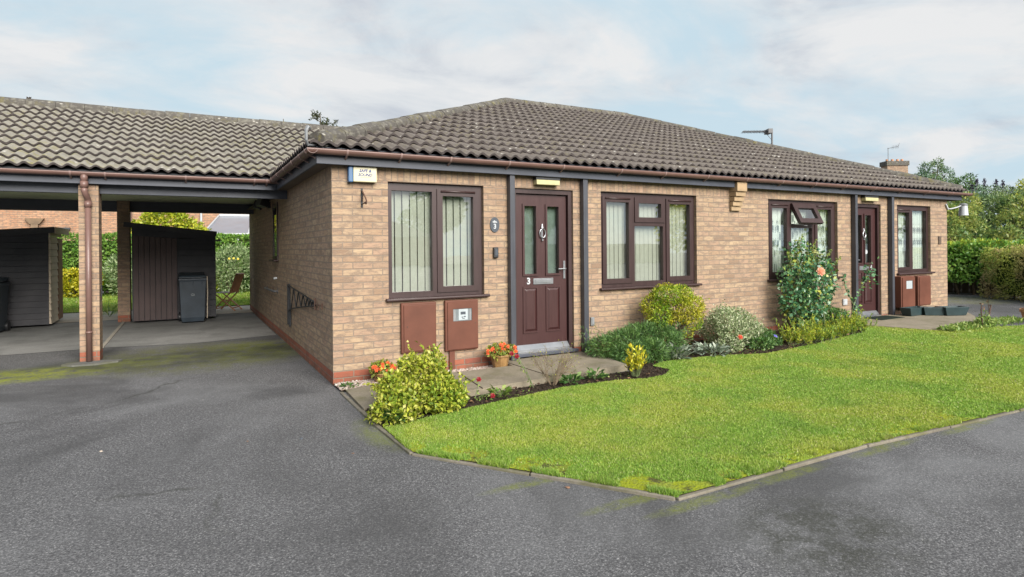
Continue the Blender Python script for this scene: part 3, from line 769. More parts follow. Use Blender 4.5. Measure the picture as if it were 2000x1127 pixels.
def underlay(parent, quads):
    m = MB()
    for q in quads:
        m.add(q, [tuple(range(len(q)))])
    return m.build('underlay', MAT['felt'], parent)
ud = .040
eu = lambda x, y, t: (x, y, EZ+TP*t-ud)
underlay(roof, [[eu(EX0+.02, EY0+.02, .02), eu(EX1-.02, EY0+.02, .02), eu(EX1-half, EY0+half, half), eu(EX0+half, EY0+half, half)],
                [eu(EX1-.02, EY1-.02, .02), eu(EX0+.02, EY1-.02, .02), eu(EX0+half, EY1-half, half), eu(EX1-half, EY1-half, half)],
                [eu(EX0+.02, EY1-.02, .02), eu(EX0+.02, EY0+.02, .02), eu(EX0+half, EY0+half, half)],
                [eu(EX1-.02, EY0+.02, .02), eu(EX1-.02, EY1-.02, .02), eu(EX1-half, EY0+half, half)]])
def capping(mb, a, b, r=.105, seg=.42, n=9, drop=.10):
    """half-round ridge tiles butted in a row"""
    a, b = Vector(a), Vector(b); L_ = (b-a).length; k = max(1, round(L_/seg)); d = (b-a).normalized()
    x = d.cross(Vector((0, 0, 1))).normalized(); y = x.cross(d).normalized()
    for i in range(k):
        p = a.lerp(b, i/k)+d*.003; q = a.lerp(b, (i+1)/k)-d*.003
        j = random.uniform(-.006, .006); rr = r*random.uniform(.97, 1.03)
        vs = []
        for c, rs in ((p, rr*1.03), (q, rr*.99)):
            c = c+Vector((0, 0, j))
            for t in range(n):
                an = math.pi*t/(n-1)
                vs.append(c+x*math.cos(an)*rs*1.05+y*(math.sin(an)*rs*.8-drop*.25))
            vs += [c-x*rs*1.05-y*drop, c+x*rs*1.05-y*drop]
        N = n+2
        fs = [(t, (t+1) % N, N+(t+1) % N, N+t) for t in range(N)]
        fs += [tuple(range(N))[::-1], tuple(range(N, 2*N))]
        mb.add(vs, fs)
RZ = EZ+TP*half+.035
r0, r1 = Vector((EX0+half, EY0+half, RZ)), Vector((EX1-half, EY0+half, RZ))
m = MB(); capping(m, r0, r1); m.build('ridge_tiles', MAT['ridge'], roof, smooth=False)
for c, e in (((EX0+.10, EY0+.10), r0), ((EX1-.10, EY0+.10), r1), ((EX0+.1, EY1-.1), r0), ((EX1-.1, EY1-.1), r1)):
    m = MB(); capping(m, (c[0], c[1], EZ+TP*.10+.055), e); m.build('hip_tiles', MAT['ridge'], roof)
m = MB()   # galvanised hip iron at the foot of the near hip
m.tube([(EX0+.14, EY0+.14, EZ+.03), (EX0-.0, EY0-.0, EZ+.0), (EX0-.02, EY0-.02, EZ+.05), (EX0-.02, EY0-.02, EZ+.15), (EX0-.0, EY0-.0, EZ+.19), (EX0+.03, EY0+.03, EZ+.18)], [.012, .014, .016, .018, .022, .014], 6)
m.build('hip_iron', MAT['zinc'], roof)

# eaves -----------------------------------------------------------
def prof_extrude(mb, prof, a, b, u, v):
    """closed profile [(p,q)] in directions u,v swept from a to b"""
    a, b, u, v = map(Vector, (a, b, u, v)); n = len(prof)
    vs = [a+u*p+v*q for p, q in prof]+[b+u*p+v*q for p, q in prof]
    fs = [(i, (i+1) % n, n+(i+1) % n, n+i) for i in range(n)]
    mb.add(vs, fs)
    # end walls of the channel
    h = n//2
    for o in (0, n):
        for i in range(h-1): mb.add([vs[o+i], vs[o+i+1], vs[o+n-2-i], vs[o+n-1-i]], [(0, 1, 2, 3)])
GP = [(.056*math.cos(a), .056*math.sin(a)) for a in np.linspace(math.pi, 2*math.pi, 13)]+[(.051*math.cos(a), .051*math.sin(a)) for a in np.linspace(2*math.pi, math.pi, 13)]
GZ = 2.562
def gutter(name, parent, a, b, u, clips, stop=None):
    m = MB(); prof_extrude(m, GP, a, b, u, (0, 0, 1))
    g = m.build(name, MAT['gutter'], parent, smooth=True)
    a, b, u = Vector(a), Vector(b), Vector(u); d = (b-a).normalized()
    first = None
    for t in clips:
        c = a+d*t
        if first is None:
            k = MB()
            CP = [(.061*math.cos(q), .061*math.sin(q)) for q in np.linspace(math.pi*.98, 2.02*math.pi, 13)]+[(.055*math.cos(q), .055*math.sin(q)) for q in np.linspace(2.02*math.pi, math.pi*.98, 13)]
            prof_extrude(k, CP, c-d*.010, c+d*.010, u, (0, 0, 1))
            s = -1 if parent is not None else 1
            k.beam(c-u*.05*0+Vector((0, 0, -.058)), c+Vector((0, 0, -.085))+(-u)*.0+INW[0]*.06, .02, .012)
            first = k.build('gutter_clip', MAT['clip'], g, smooth=False); c0 = c
        else:
            o = first.copy(); COL.objects.link(o); o.parent = g; o.location = c-c0
    return g
INW = [Vector((0, 1, 0))]
gutter('gutter', house, (-.295, -.18, GZ), (13.30, -.18, GZ), (0, 1, 0), [.42, 1.02, 1.62, 2.4, 3.2, 4.15, 4.95, 5.8, 6.65, 7.5, 8.35, 9.2, 10.1, 11.0, 11.9, 12.8, 13.4])
INW[0] = Vector((1, 0, 0))
gutter('gutter', house, (-.24, -.236, GZ), (-.24, 2.95, GZ), (1, 0, 0), [.16, .55, 1.1, 1.75, 2.4, 3.0])
m = MB(); m.box(-.18, 6.19, -.12, -.095, 2.416, 2.60); m.box(6.43, 13.10, -.12, -.095, 2.416, 2.60)
m.box(-.18, -.155, -.094, 3.06, 2.416, 2.60); m.box(13.075, 13.10, -.094, 9.7, 2.416, 2.60)
m.build('fascia', MAT['stain'], house, bevel=.004)
m = MB(); m.box(-.154, -.001, -.094, 9.75, 2.428, 2.44); m.box(.0, 13.07, -.094, -.001, 2.428, 2.44); m.box(12.741, 13.07, .0, 9.75, 2.428, 2.44)
m.build('soffit', MAT['soffit_d'], house)
# party wall corbel
m = MB()
for k in range(5):
    z = 2.055+k*.075; m.box(6.20, 6.42, -(.045+.03*k), .0-.001, z, z+(.068 if k < 4 else .14))
m.build('corbel', MAT['brick_cut'], house, bevel=.004)
# posts beside the two doors
for x0, x1 in ((2.178, 2.25), (3.303, 3.378), (9.385, 9.455), (10.555, 10.628)):
    m = MB(); z = (.075 if x0 < 5 else .12)
    m.box(x0, x1, -.094, -.012, z, 2.427); m.build('porch_post', MAT['stain_v'], house, bevel=.006)

# windows -----------------------------------------------------------
def pane(par, g, y, mat='glass', name='pane'):
    m = MB(); m.box(g[0]-.004, g[1]+.004, y, y+.005, g[2]-.004, g[3]+.004); return m.build(name, MAT[mat], par)
def sash(par, o, g, yf=.05, vent=True):
    m = MB(); m.plate('Y', o[0], o[1], o[2], o[3], yf-.016, yf+.045, [g]); s = m.build('sash', MAT['rose'], par, bevel=.007)
    pane(par, g, yf+.02)
    if vent:
        v = MB(); zt = (g[3]+o[3])/2+.012; w = (g[1]-g[0]); c = (g[0]+g[1])/2
        v.tube([(c-w*.56, yf-.02, zt), (c+w*.56, yf-.02, zt)], .013, 8); v.build('trickle_vent', MAT['rose_h'], par, smooth=True)
def slats(par, x0, x1, z0, z1, ang, pitch, y=.155, w=.089, gap=0):
    m = MB(); x = x0+pitch/2; k = 0
    while x < x1:
        a = R(ang+random.uniform(-4, 4)); dx, dy = math.cos(a)*w/2, math.sin(a)*w/2
        m.obox((x, y, (z0+z1)/2), (dx, dy, 0), (-dy, dx, 0), (0, 0, 1), w/2, .0012, (z1-z0)/2)
        x += pitch; k += 1
    m.box(x0, x1, y-.02, y+.02, z1, z1+.04)
    return m.build('blind', MAT['blind'], par)
def curtain(par, x0, x1, z0, z1, y=.15, ph=0):
    n = 160; vs = []; fs = []
    for i in range(n+1):
        x = x0+(x1-x0)*i/n; d = .016*math.sin(i*.62+ph)+.008*math.sin(i*1.7)
        for q in (0, .003):
            vs += [(x, y+d+q, z0), (x, y+d+q, z1)]
    for i in range(n):
        a = 4*i; fs += [(a, a+4, a+5, a+1), (a+2, a+3, a+7, a+6)]
    m = MB(); m.add(vs, fs)
    return m.build('net_curtain', MAT['lace'], par, uv=True, smooth=True)
def sill(par, x0, x1, z=.892):
    m = MB(); m.box(x0-.04, x1+.055, -.062, .05, z, z+.034); return m.build('sill', MAT['rose_h'], par, bevel=.012, seg=3)
def frame(o, holes, yf=.05, lab=None):
    m = MB(); m.plate('Y', o[0], o[1], o[2], o[3], yf, yf+.06, holes)
    f = m.build('window', MAT['rose'], house, bevel=.005)
    if lab: f['label'] = lab
    return f
# lounge window of the near home
g1 = (.69, 1.189, .991, 2.177); so = (1.247, 1.80, .967, 2.213); sg = (1.319, 1.724, 1.037, 2.131)
f = frame((.636, 1.848, .926, 2.264), [g1, (so[0]+.012, so[1]-.012, so[2]+.012, so[3]-.012)], lab='two light window with green vertical blinds hanging apart')
pane(f, g1, .085); sash(f, so, sg); sill(f, .632, 1.852); slats(f, .66, 1.83, .95, 2.20, 13, .094)
# three light windows
def triple(o, s1, g1, tl, tg, mg, s3, g3, op=False, lab=None):
    ins = lambda s: (s[0]+.012, s[1]-.012, s[2]+.012, s[3]-.012)
    f = frame(o, [ins(s1), ins(tl), mg, ins(s3)], lab=lab)
    sash(f, s1, g1); sash(f, s3, g3); pane(f, mg, .085)
    if not op: sash(f, tl, tg, vent=False)
    else:
        m = MB(); m.plate('Y', tl[0]-.012, tl[1]+.012, tl[2]-.012, tl[3]+.012, -.016, .045, [tg])
        gm = MB(); gm.box(tg[0], tg[1], .012, .017, tg[2], tg[3])
        rot = Matrix.Rotation(R(-27), 4, 'X'); piv = Vector((0, .045, tl[3]+.01))
        for q in (m, gm):
            q.v = [tuple(rot @ (Vector(p)-Vector((0, -.01, piv.z)))+Vector((0, .02, piv.z))) for p in q.v]
        s = m.build('sash', MAT['rose'], f, bevel=.007); s['label'] = 'top light propped open'
        gm.build('pane', MAT['glass'], f)
        st = MB(); st.beam((tl[0]+.03, .08, tl[2]+.02), (tl[0]+.25, -.09, tl[2]-.02), .012, .006); st.build('window_stay', MAT['white'], f)
    return f
f = triple((3.666, 5.478, .926, 2.264), (3.715, 4.245, .975, 2.21), (3.785, 4.184, 1.045, 2.133), (4.297, 4.878, 1.85, 2.21), (4.373, 4.799, 1.923, 2.128),
           (4.302, 4.845, .995, 1.796), (4.898, 5.437, .975, 2.21), (4.966, 5.373, 1.045, 2.133), lab='three light window with closed green vertical blinds')
sill(f, 3.661, 5.482); slats(f, 3.69, 5.46, .95, 2.20, 6, .080)
f = triple((7.125, 8.985, .926, 2.264), (7.18, 7.708, .975, 2.21), (7.262, 7.64, 1.045, 2.133), (7.76, 8.35, 1.85, 2.21), (7.845, 8.27, 1.923, 2.128),
           (7.765, 8.335, .995, 1.796), (8.40, 8.93, .975, 2.21), (8.47, 8.85, 1.045, 2.133), op=True, lab='three light window with its top light open and lace curtains')
sill(f, 7.12, 8.99); curtain(f, 7.16, 8.96, .95, 2.22)
g1 = (11.525, 12.04, .991, 2.177); so = (10.925, 11.46, .967, 2.213); sg = (10.99, 11.382, 1.037, 2.131)
f = frame((10.895, 12.095, .926, 2.264), [g1, (so[0]+.012, so[1]-.012, so[2]+.012, so[3]-.012)], lab='two light window with lace curtains')
pane(f, g1, .085); sash(f, so, sg); sill(f, 10.89, 12.10); curtain(f, 10.93, 12.07, .95, 2.22, ph=1)
# narrow window on the side wall
m = MB(); m.plate('X', 4.29, 4.91, 1.33, 2.32, -.022, .06, [(4.36, 4.84, 1.395, 2.25)])
f = m.build('window', MAT['rose'], house, bevel=.005); f['label'] = 'small window in the side wall under the carport'
m = MB(); m.box(-.008, -.003, 4.356, 4.844, 1.391, 2.254); m.build('pane', MAT['glass'], f)
m = MB(); m.box(-.085, -.001, 4.24, 4.96, 1.295, 1.3285); m.build('sill', MAT['rose_h'], f, bevel=.008)

# doors ---------------------------------------------------------------
def text(name, s, size, loc, parent, mat, shear=0, off=0, extr=.002, rotz=0, line=1.0, align='CENTER', font_bold=0.0):
    cu = bpy.data.curves.new(name, 'FONT'); cu.body = s; cu.size = size; cu.extrude = extr; cu.shear = shear; cu.offset = off
    cu.align_x = align; cu.align_y = 'CENTER'; cu.space_line = line; cu.resolution_u = 3
    t = bpy.data.objects.new(name, cu); COL.objects.link(t)
    bpy.context.view_layer.update()
    me = bpy.data.meshes.new_from_object(t.evaluated_get(bpy.context.evaluated_depsgraph_get()))
    bpy.data.objects.remove(t); bpy.data.curves.remove(cu)
    mt = Matrix.Translation(Vector(loc)-ORG[parent.name]) @ Matrix.Rotation(rotz, 4, 'Z') @ Matrix.Rotation(R(90), 4, 'X')
    me.transform(mt); me.name = name; me.materials.clear()
    return link_mesh(name, me, mat, parent)

def front_door(op, cx, leaf, glass, panels, num, numpos, plate_x, hx, lever, lab, sticker=False):
    x0, x1 = op[0]+.004, op[1]-.004
    m = MB(); m.plate('Y', leaf[0], leaf[1], .215, 2.195, .072, .116, glass)
    for g in glass:   # raised bead round the glass
        m.plate('Y', g[0]-.028, g[1]+.028, g[2]-.028, g[3]+.028, .056, .0715, [g])
    for p in panels:  # raised and fielded lower panels
        m.plate('Y', p[0], p[1], p[2], p[3], .060, .0715, [(p[0]+.022, p[1]-.022, p[2]+.022, p[3]-.022)])
        a, b, c, d = p[0]+.026, p[1]-.026, p[2]+.026, p[3]-.026; i = .028
        m.add([(a, .0716, c), (b, .0716, c), (b, .0716, d), (a, .0716, d), (a+i, .056, c+i), (b-i, .056, c+i), (b-i, .056, d-i), (a+i, .056, d-i)],
              [(4, 5, 6, 7), (0, 1, 5, 4), (1, 2, 6, 5), (2, 3, 7, 6), (3, 0, 4, 7)])
    dr = m.build('front_door', MAT['door'], house, bevel=.003, seg=1); dr['label'] = lab
    m = MB(); m.plate('Y', x0, x1, .11, 2.262, .028, .10, [(leaf[0]-.008, leaf[1]+.008, .105, 2.203)]); m.build('door_frame', MAT['rose'], dr, bevel=.008)
    for g in glass: pane(dr, g, .092, 'glass_door')
    m = MB(); m.box(plate_x[0], plate_x[1], .062, .0715, 1.012, 1.09); m.box(plate_x[0]+.03, plate_x[1]-.03, .058, .0619, 1.03, 1.072); m.build('letter_plate', MAT['chrome'], dr, bevel=.004)
    m = MB(); c = Vector((cx, .058, 1.70))
    m.tube([c+Vector((.045*math.sin(a), -.012, .058*math.cos(a)-.015)) for a in np.linspace(.35, 2*math.pi-.35, 18)], .0075, 6)
    m.lathe((cx, .058, 1.735), [(.002, 0), (.018, .004), (.02, .02), (.012, .05), (.004, .075)], 10)
    m.lathe((cx, .05, 1.58), [(.002, 0), (.012, .008), (.012, .02), (.003, .03)], 10)
    m.obox((cx, .066, 1.70), (1, 0, 0), (0, 1, 0), (0, 0, 1), .012, .005, .085); m.build('knocker', MAT['chrome'], dr, smooth=False)
    m = MB(); m.box(hx-.016, hx+.016, .058, .0715, 1.075, 1.315); m.tube([(hx, .058, 1.21), (hx, .020, 1.21), (hx+lever*.02, .016, 1.21), (hx+lever*.12, .018, 1.208)], .0095, 8)
    m.build('handle', MAT['chrome'], dr, bevel=.003)
    text('door_number', num, .115, (numpos[0], .070, numpos[1]), dr, MAT['white'], off=.004, extr=.003)
    m = MB()
    m.add([(leaf[0]-.005, .066, .228), (leaf[1]+.005, .066, .228), (leaf[1]+.005, .016, .168), (leaf[0]-.005, .016, .168), (leaf[0]-.005, .11, .228), (leaf[1]+.005, .11, .228), (leaf[1]+.005, .11, .150), (leaf[0]-.005, .11, .150), (leaf[1]+.005, .016, .150), (leaf[0]-.005, .016, .150)],
          [(3, 2, 1, 0), (0, 1, 5, 4), (9, 8, 2, 3), (7, 6, 8, 9), (4, 5, 6, 7), (1, 2, 8, 6, 5), (0, 4, 7, 9, 3)])
    m.box(leaf[0]-.02, leaf[1]+.02, -.018, .0155, .132, .149); m.build('threshold', MAT['chrome'], dr)
    m = MB(); m.box(x0-.012, x1+.045, -.05, .10, .092, .1315); m.build('door_sill', MAT['stain'], dr, bevel=.006)
    m = MB(); m.box(leaf[0], leaf[1], .15, .16, .12, 2.2); m.build('sky_reflection_sheet', MAT['obscure'], dr)  # added pale sheet before the dark hall, imitates sky reflected in the glass
    if sticker:
        m = MB(); m.tube([(10.012, .0915, 1.356), (10.012, .0905, 1.356)], .042, 20); m.build('sticker', MAT['white'], dr)
    return dr
front_door(D[0], 2.738, (2.335, 3.125), [(2.469, 2.645, 1.151, 2.043), (2.819, 2.999, 1.151, 2.043)], [(2.442, 2.672, .377, .985), (2.792, 3.026, .377, .985)],
           '3', (2.53, 1.055), (2.60, 2.909), 3.085, -1, 'maroon front door numbered 3')
front_door(D[1], 9.88, (9.49, 10.27), [(9.65, 9.82, 1.151, 2.055), (9.93, 10.11, 1.151, 2.055)], [(9.62, 9.84, .377, .985), (9.905, 10.135, .377, .985)],
           '4', (10.13, 1.055), (9.75, 10.05), 9.56, 1, 'maroon front door numbered 4', sticker=True)

# ------------------------------------------------------------------ carport
carport = thing('carport', (-3.5, 6, 0), 'open brick pillared carport with a mossy tiled roof joined to the bungalow side', 'carport')
CX0 = -7.95
m = MB(); CY0 = 2.93; ch = 3.52
slope(m, (CX0, CY0, 0), (1, 0, 0), (0, 1, 0), EZ, 0, 3.2-CX0, lambda s: ch, lambda s: max(0.0, min(ch, s+CX0+.28-.05)))
slope(m, (3.2, CY0+2*ch, 0), (-1, 0, 0), (0, -1, 0), EZ, 0, 3.2-CX0, lambda s: ch, per=4)
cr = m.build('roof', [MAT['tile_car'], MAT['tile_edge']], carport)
underlay(cr, [[(CX0, CY0+.02, EZ+.008-ud), (3.2, CY0+.02, EZ+.008-ud), (3.2, CY0+ch, EZ+TP*ch-ud), (CX0, CY0+ch, EZ+TP*ch-ud)], [(3.2, CY0+2*ch-.02, EZ+.008-ud), (CX0, CY0+2*ch-.02, EZ+.008-ud), (CX0, CY0+ch, EZ+TP*ch-ud), (3.2, CY0+ch, EZ+TP*ch-ud)]])
m = MB(); capping(m, (CX0, CY0+ch, EZ+TP*ch+.035), (3.25, CY0+ch, EZ+TP*ch+.035), r=.12); m.build('ridge_tiles', MAT['ridge'], cr)
INW[0] = Vector((0, 1, 0))
gutter('gutter', carport, (CX0, 2.965, GZ-.01), (-.19, 2.965, GZ-.01), (0, 1, 0), [.4, 1.3, 2.2, 3.1, 4.0, 5.22, 5.60, 6.55, 7.45, 7.62])
m = MB(); m.box(CX0, -.181, 3.035, 3.06, 2.405, 2.585); m.build('fascia', MAT['stain'], carport, bevel=.004)
m = MB(); m.box(CX0, -.001, 3.215, 3.285, 2.29, 2.60); m.build('front_beam', MAT['stain'], carport, bevel=.004)
m = MB(); m.box(CX0, -.001, 8.42, 8.50, 2.335, 2.559); m.build('back_beam', MAT['stain'], carport, bevel=.004)
m = MB(); m.box(CX0, -.001, 3.30, 9.9, 2.56, 2.585); m.box(CX0, -.182, 3.0612, 3.2, 2.43, 2.44); m.build('soffit', MAT['soffit'], carport)
m = MB(); m.add([(CX0, CY0, EZ-.04), (CX0, CY0+2*ch, EZ-.04), (CX0, CY0+ch, EZ+TP*ch-.04), (CX0+.1, CY0, EZ-.04), (CX0+.1, CY0+2*ch, EZ-.04), (CX0+.1, CY0+ch, EZ+TP*ch-.04)], [(0, 2, 1), (3, 4, 5), (0, 1, 4, 3), (1, 2, 5, 4), (2, 0, 3, 5)]); m.build('gable', MAT['stain'], carport)
for x in (-2.665, -5.30):
    m = MB(); m.box(x, x+.225, 3.10, 3.43, -.03, 2.404); m.build('pillar', MAT['brick_plain'], carport, uv=True, bevel=.004)
    m = MB(); m.box(x+.0, x+.225, 8.28, 8.61, -.03, 2.559); m.build('pillar', MAT['brick_plain'], carport, uv=True, bevel=.004)
m = MB(); px = -2.553
m.tube([(px-.03, 2.965, 2.53), (px-.03, 2.965, 2.42)], [.046, .040], 14); m.tube([(px-.03, 2.965, 2.43), (px-.03, 2.965, 2.345)], .047, 14)
m.tube([(px-.03, 2.965, 2.345), (px-.028, 2.967, 2.30), (px-.018, 2.985, 2.26), (px-.006, 3.03, 2.215), (px, 3.048, 2.19), (px, 3.05, 2.13)], .038, 14)
m.tube([(px, 3.05, 2.17), (px, 3.05, 2.09)], .045, 14); m.tube([(px, 3.05, 2.10), (px, 3.05, .03)], .036, 14); m.tube([(px, 3.05, .43), (px, 3.05, .40)], .041, 14)
m.build('downpipe', MAT['gutter'], carport, smooth=True)
m = MB(); m.box(-2.437, -2.425, 3.24, 3.262, .87, 1.03); m.box(-2.425, -2.405, 3.245, 3.257, .92, .95); m.build('wall_hook', MAT['iron'], carport)

# ------------------------------------------------------------------ things fixed to the walls
t = thing('alarm_box', (.32, -.02, 2.33), 'blue and cream box reading SAFE & SOUND under the eaves', 'alarm box')
m = MB(); m.box(.222, .485, -.075, -.001, 2.245, 2.412); m.build('cover', MAT['cream'], t, bevel=.008)
m = MB(); m.box(.168, .2215, -.078, -.001, 2.238, 2.414); m.build('side_cap', MAT['blue'], t, bevel=.012, seg=3)
text('lettering', 'SAFE &\nSOUND', .045, (.352, -.0756, 2.345), t, MAT['navy'], shear=.22, off=.0016, extr=.0006, line=1.0)
m = MB(); m.box(.30, .42, -.0762, -.0752, 2.293, 2.297); m.build('small_print', MAT['metergrey'], t)

t = thing('hanging_basket_bracket', (.33, 0, 2.07), 'rusty iron hanging basket bracket on brick below the alarm box', 'bracket')
m = MB(); m.box(.320, .342, -.008, -.001, 1.965, 2.18); m.build('back_plate', MAT['iron'], t)
m = MB(); m.tube([(.331, -.008, 2.15), (.333, -.05, 2.13), (.34, -.12, 2.07), (.34, -.15, 2.045), (.34, -.165, 2.03), (.34, -.15, 1.995), (.34, -.13, 2.0)], .009, 6)
m.tube([(.331, -.008, 2.0), (.336, -.07, 2.005), (.34, -.13, 2.02)], .006, 6); m.tube([(.331, -.01, 2.03), (.334, -.03, 2.07), (.334, -.05, 2.11), (.333, -.03, 2.12)], .005, 6)
m.build('arm', MAT['rust'], t, smooth=True)

t = thing('house_number_plaque', (2.0, 0, 1.788), 'oval dark slate plaque with a white 3 beside the nearer door', 'house number')
m = MB(); n = 32
vs = [(2.0+.062*math.cos(a), y, 1.788+.092*math.sin(a)) for y in (-.014, -.001) for a in np.linspace(0, 2*math.pi, n, endpoint=False)]
m.add(vs, [tuple(range(n)), tuple(range(n, 2*n))[::-1]]+[(i, (i+1) % n, n+(i+1) % n, n+i) for i in range(n)]); m.build('plate', MAT['slate'], t, bevel=.003)
text('number', '3', .085, (2.0, -.0145, 1.765), t, MAT['white'], off=.002, extr=.001)
m = MB()   # little painted sprig above the number
for dx, dz, r in ((-.022, .036, .010), (-.006, .043, .012), (.012, .038, .010), (.024, .031, .007), (-.012, .028, .007), (.004, .029, .008)):
    m.tube([(2.0+dx, -.0150, 1.788+dz), (2.0+dx, -.0142, 1.788+dz)], r, 10)
m.build('painted_motif', MAT['white'], t)

t = thing('key_safe', (2.0, 0, 1.437), 'small black key safe on the brick below the slate plaque', 'key safe')
m = MB(); m.box(1.970, 2.035, -.045, -.001, 1.372, 1.505); m.build('case', MAT['black'], t, bevel=.012, seg=3)
m = MB(); m.box(1.982, 2.023, -.050, -.0455, 1.40, 1.478); m.build('cover', MAT['slate'], t, bevel=.004)

def porch_light(x0, x1, lab):
    t = thing('porch_light', ((x0+x1)/2, 0, 2.36), lab, 'porch light', 'porch lights above the front doors')
    m = MB(); m.box(x0, x1, -.09, -.001, 2.376, 2.412); m.build('housing', MAT['black'], t, bevel=.004)
    m = MB(); m.box(x0+.006, x1-.008, -.094, -.002, 2.312, 2.3755); m.build('diffuser', MAT['diff'], t, bevel=.006)
porch_light(2.565, 2.935, 'unlit box light with yellowed diffuser above the door numbered 3')
porch_light(9.70, 10.12, 'unlit box light with yellowed diffuser above the door numbered 4')

def meter_box(x0, x1, z0, z1, dep, lab, window=False, pipe=None, face=None):
    t = thing('meter_box', ((x0+x1)/2, 0, z0), lab, 'meter box', 'brown meter boxes on the front wall')
    m = MB(); m.box(x0, x1, -dep, -.001, z0, z1); m.build('case', MAT['meter'], t, bevel=.012, seg=3)
    a, b = x0+.028, x1-.012
    if window:
        w = (a+(b-a)*.18, a+(b-a)*.80, z1-.255, z1-.105) if face else (a+(b-a)*.30, b-(b-a)*.18, z1-.245, z1-.085)
        m = MB(); m.plate('Y', a, b, z0+.02, z1-.025, -dep-.012, -dep-.001, [w]); d = m.build('door', MAT['meter'], t, bevel=.004)
        m = MB(); m.box(w[0]+.001, w[1]-.001, -dep-.003, -dep-.0012, w[2]+.001, w[3]-.001); wn = m.build('viewing_window', MAT['metergrey'] if face else MAT['meterface'], t)
        if face:
            c = (w[0]+w[1])/2+.01; m = MB(); m.box(c-.06, c+.06, -dep-.006, -dep-.0032, w[2]+.012, w[3]-.006); fa = m.build('meter_dial', MAT['meterface'], t)
            m = MB(); m.box(c-.035, c+.03, -dep-.0072, -dep-.0062, w[2]+.078, w[2]+.112); m.box(c-.022, c-.002, -dep-.0072, -dep-.0062, w[2]+.04, w[2]+.052); m.box(c+.006, c+.032, -dep-.0072, -dep-.0062, w[2]+.045, w[2]+.058); m.box(c-.015, c+.02, -dep-.0072, -dep-.0062, w[2]+.026, w[2]+.033); m.build('dial_print', MAT['slate'], t)
            m = MB(); m.box(w[0]+.004, w[0]+.035, -dep-.005, -dep-.0032, w[2]+.006, w[3]-.006); m.build('cable', MAT['zinc'], t); m = MB(); m.box(w[1]-.03, w[1]-.006, -dep-.005, -dep-.0032, w[2]+.006, w[3]-.006); m.build('cable', MAT['zinc'], t)
    else:
        m = MB(); m.box(a, b, -dep-.012, -dep-.001, z0+.02, z1-.025); d = m.build('door', MAT['meter'], t, bevel=.004)
    lx = (a+.04) if not window else (b-.035)
    m = MB(); m.tube([(lx, -dep-.012, z0+(z1-z0)*.53), (lx, -dep-.016, z0+(z1-z0)*.53)], .008, 8); m.build('latch', MAT['rust'], t)
    if pipe:
        m = MB(); m.box(pipe-.035, pipe+.035, -dep*.6, -.002, .02+gz(pipe), z0-.001); m.build('cable_duct', MAT['meter'], t, bevel=.004)
    return t
meter_box(.762, 1.192, .285, .868, .05, 'plain brown meter box on the near wall, left under the blinds window')
meter_box(1.305, 1.742, .262, .872, .05, 'brown meter box showing a grey dial through its window, near wall', True, 1.40, face=True)
meter_box(10.70, 11.17, .262, .872, .17, 'brown meter box with pale blank window, beside the far post', True)
meter_box(11.29, 11.74, .272, .862, .17, 'plain brown meter box above the troughs on the far wall', False, 11.40)

def vent(name, x, z, w, h, mat, lab, cat, dep=.03, louvre=False):
    t = thing(name, (x, 0, z), lab, cat)
    m = MB(); m.box(x-w/2, x+w/2, -dep, -.001, z-h/2, z+h/2); m.build('body', mat, t, bevel=.006)
    if louvre:
        m = MB()
        for k in range(5): m.box(x-w/2+.012, x+w/2-.012, -dep-.005, -dep-.0005, z-h/2+.02+k*(h-.03)/5, z-h/2+.02+k*(h-.03)/5+.010)
        m.build('louvre', mat, t)
    else:
        m = MB(); m.box(x-w/2+.012, x+w/2-.012, -dep-.006, -dep-.0005, z-h/2+.015, z+h/2-.015); m.build('cover', mat, t, bevel=.003)
    return t
vent('wall_socket_box', 3.487, .475, .06, .115, MAT['zinc'], 'small pale grey box low on brick beside the near porch post', 'outlet box')
vent('wall_socket_box', 9.16, .45, .12, .11, MAT['white'], 'small white box low on brick behind the tall rose', 'outlet box')
vent('air_vent', 12.43, 1.575, .10, .17, simple('brown_vent', (.10, .07, .05), .7), 'brown louvred vent high on brick near the far corner', 'vent', .02, True)

t = thing('wall_lamp', (12.73, -.02, 2.27), 'white bracket lamp with frosted shade on the far corner of the bungalow', 'wall lamp')
m = MB(); m.beam((12.66, -.02, 2.33), (12.75, -.02, 2.22), .03, .03); m.build('mount', MAT['white'], t, bevel=.005)
m = MB(); m.tube([(12.745, -.025, 2.235), (12.82, -.04, 2.235), (13.0, -.07, 2.27), (13.16, -.09, 2.315)], .014, 8); m.build('arm', MAT['white'], t, smooth=True)
m = MB(); m.lathe((13.20, -.10, 2.10), [(.092, 0), (.088, .02), (.072, .20)], 20); m.build('shade', MAT['white'], t, smooth=False)
m = MB(); m.lathe((13.20, -.10, 2.301), [(.076, 0), (.08, .03), (.05, .055), (.02, .06)], 20); m.build('cap', MAT['zinc'], t, smooth=False)

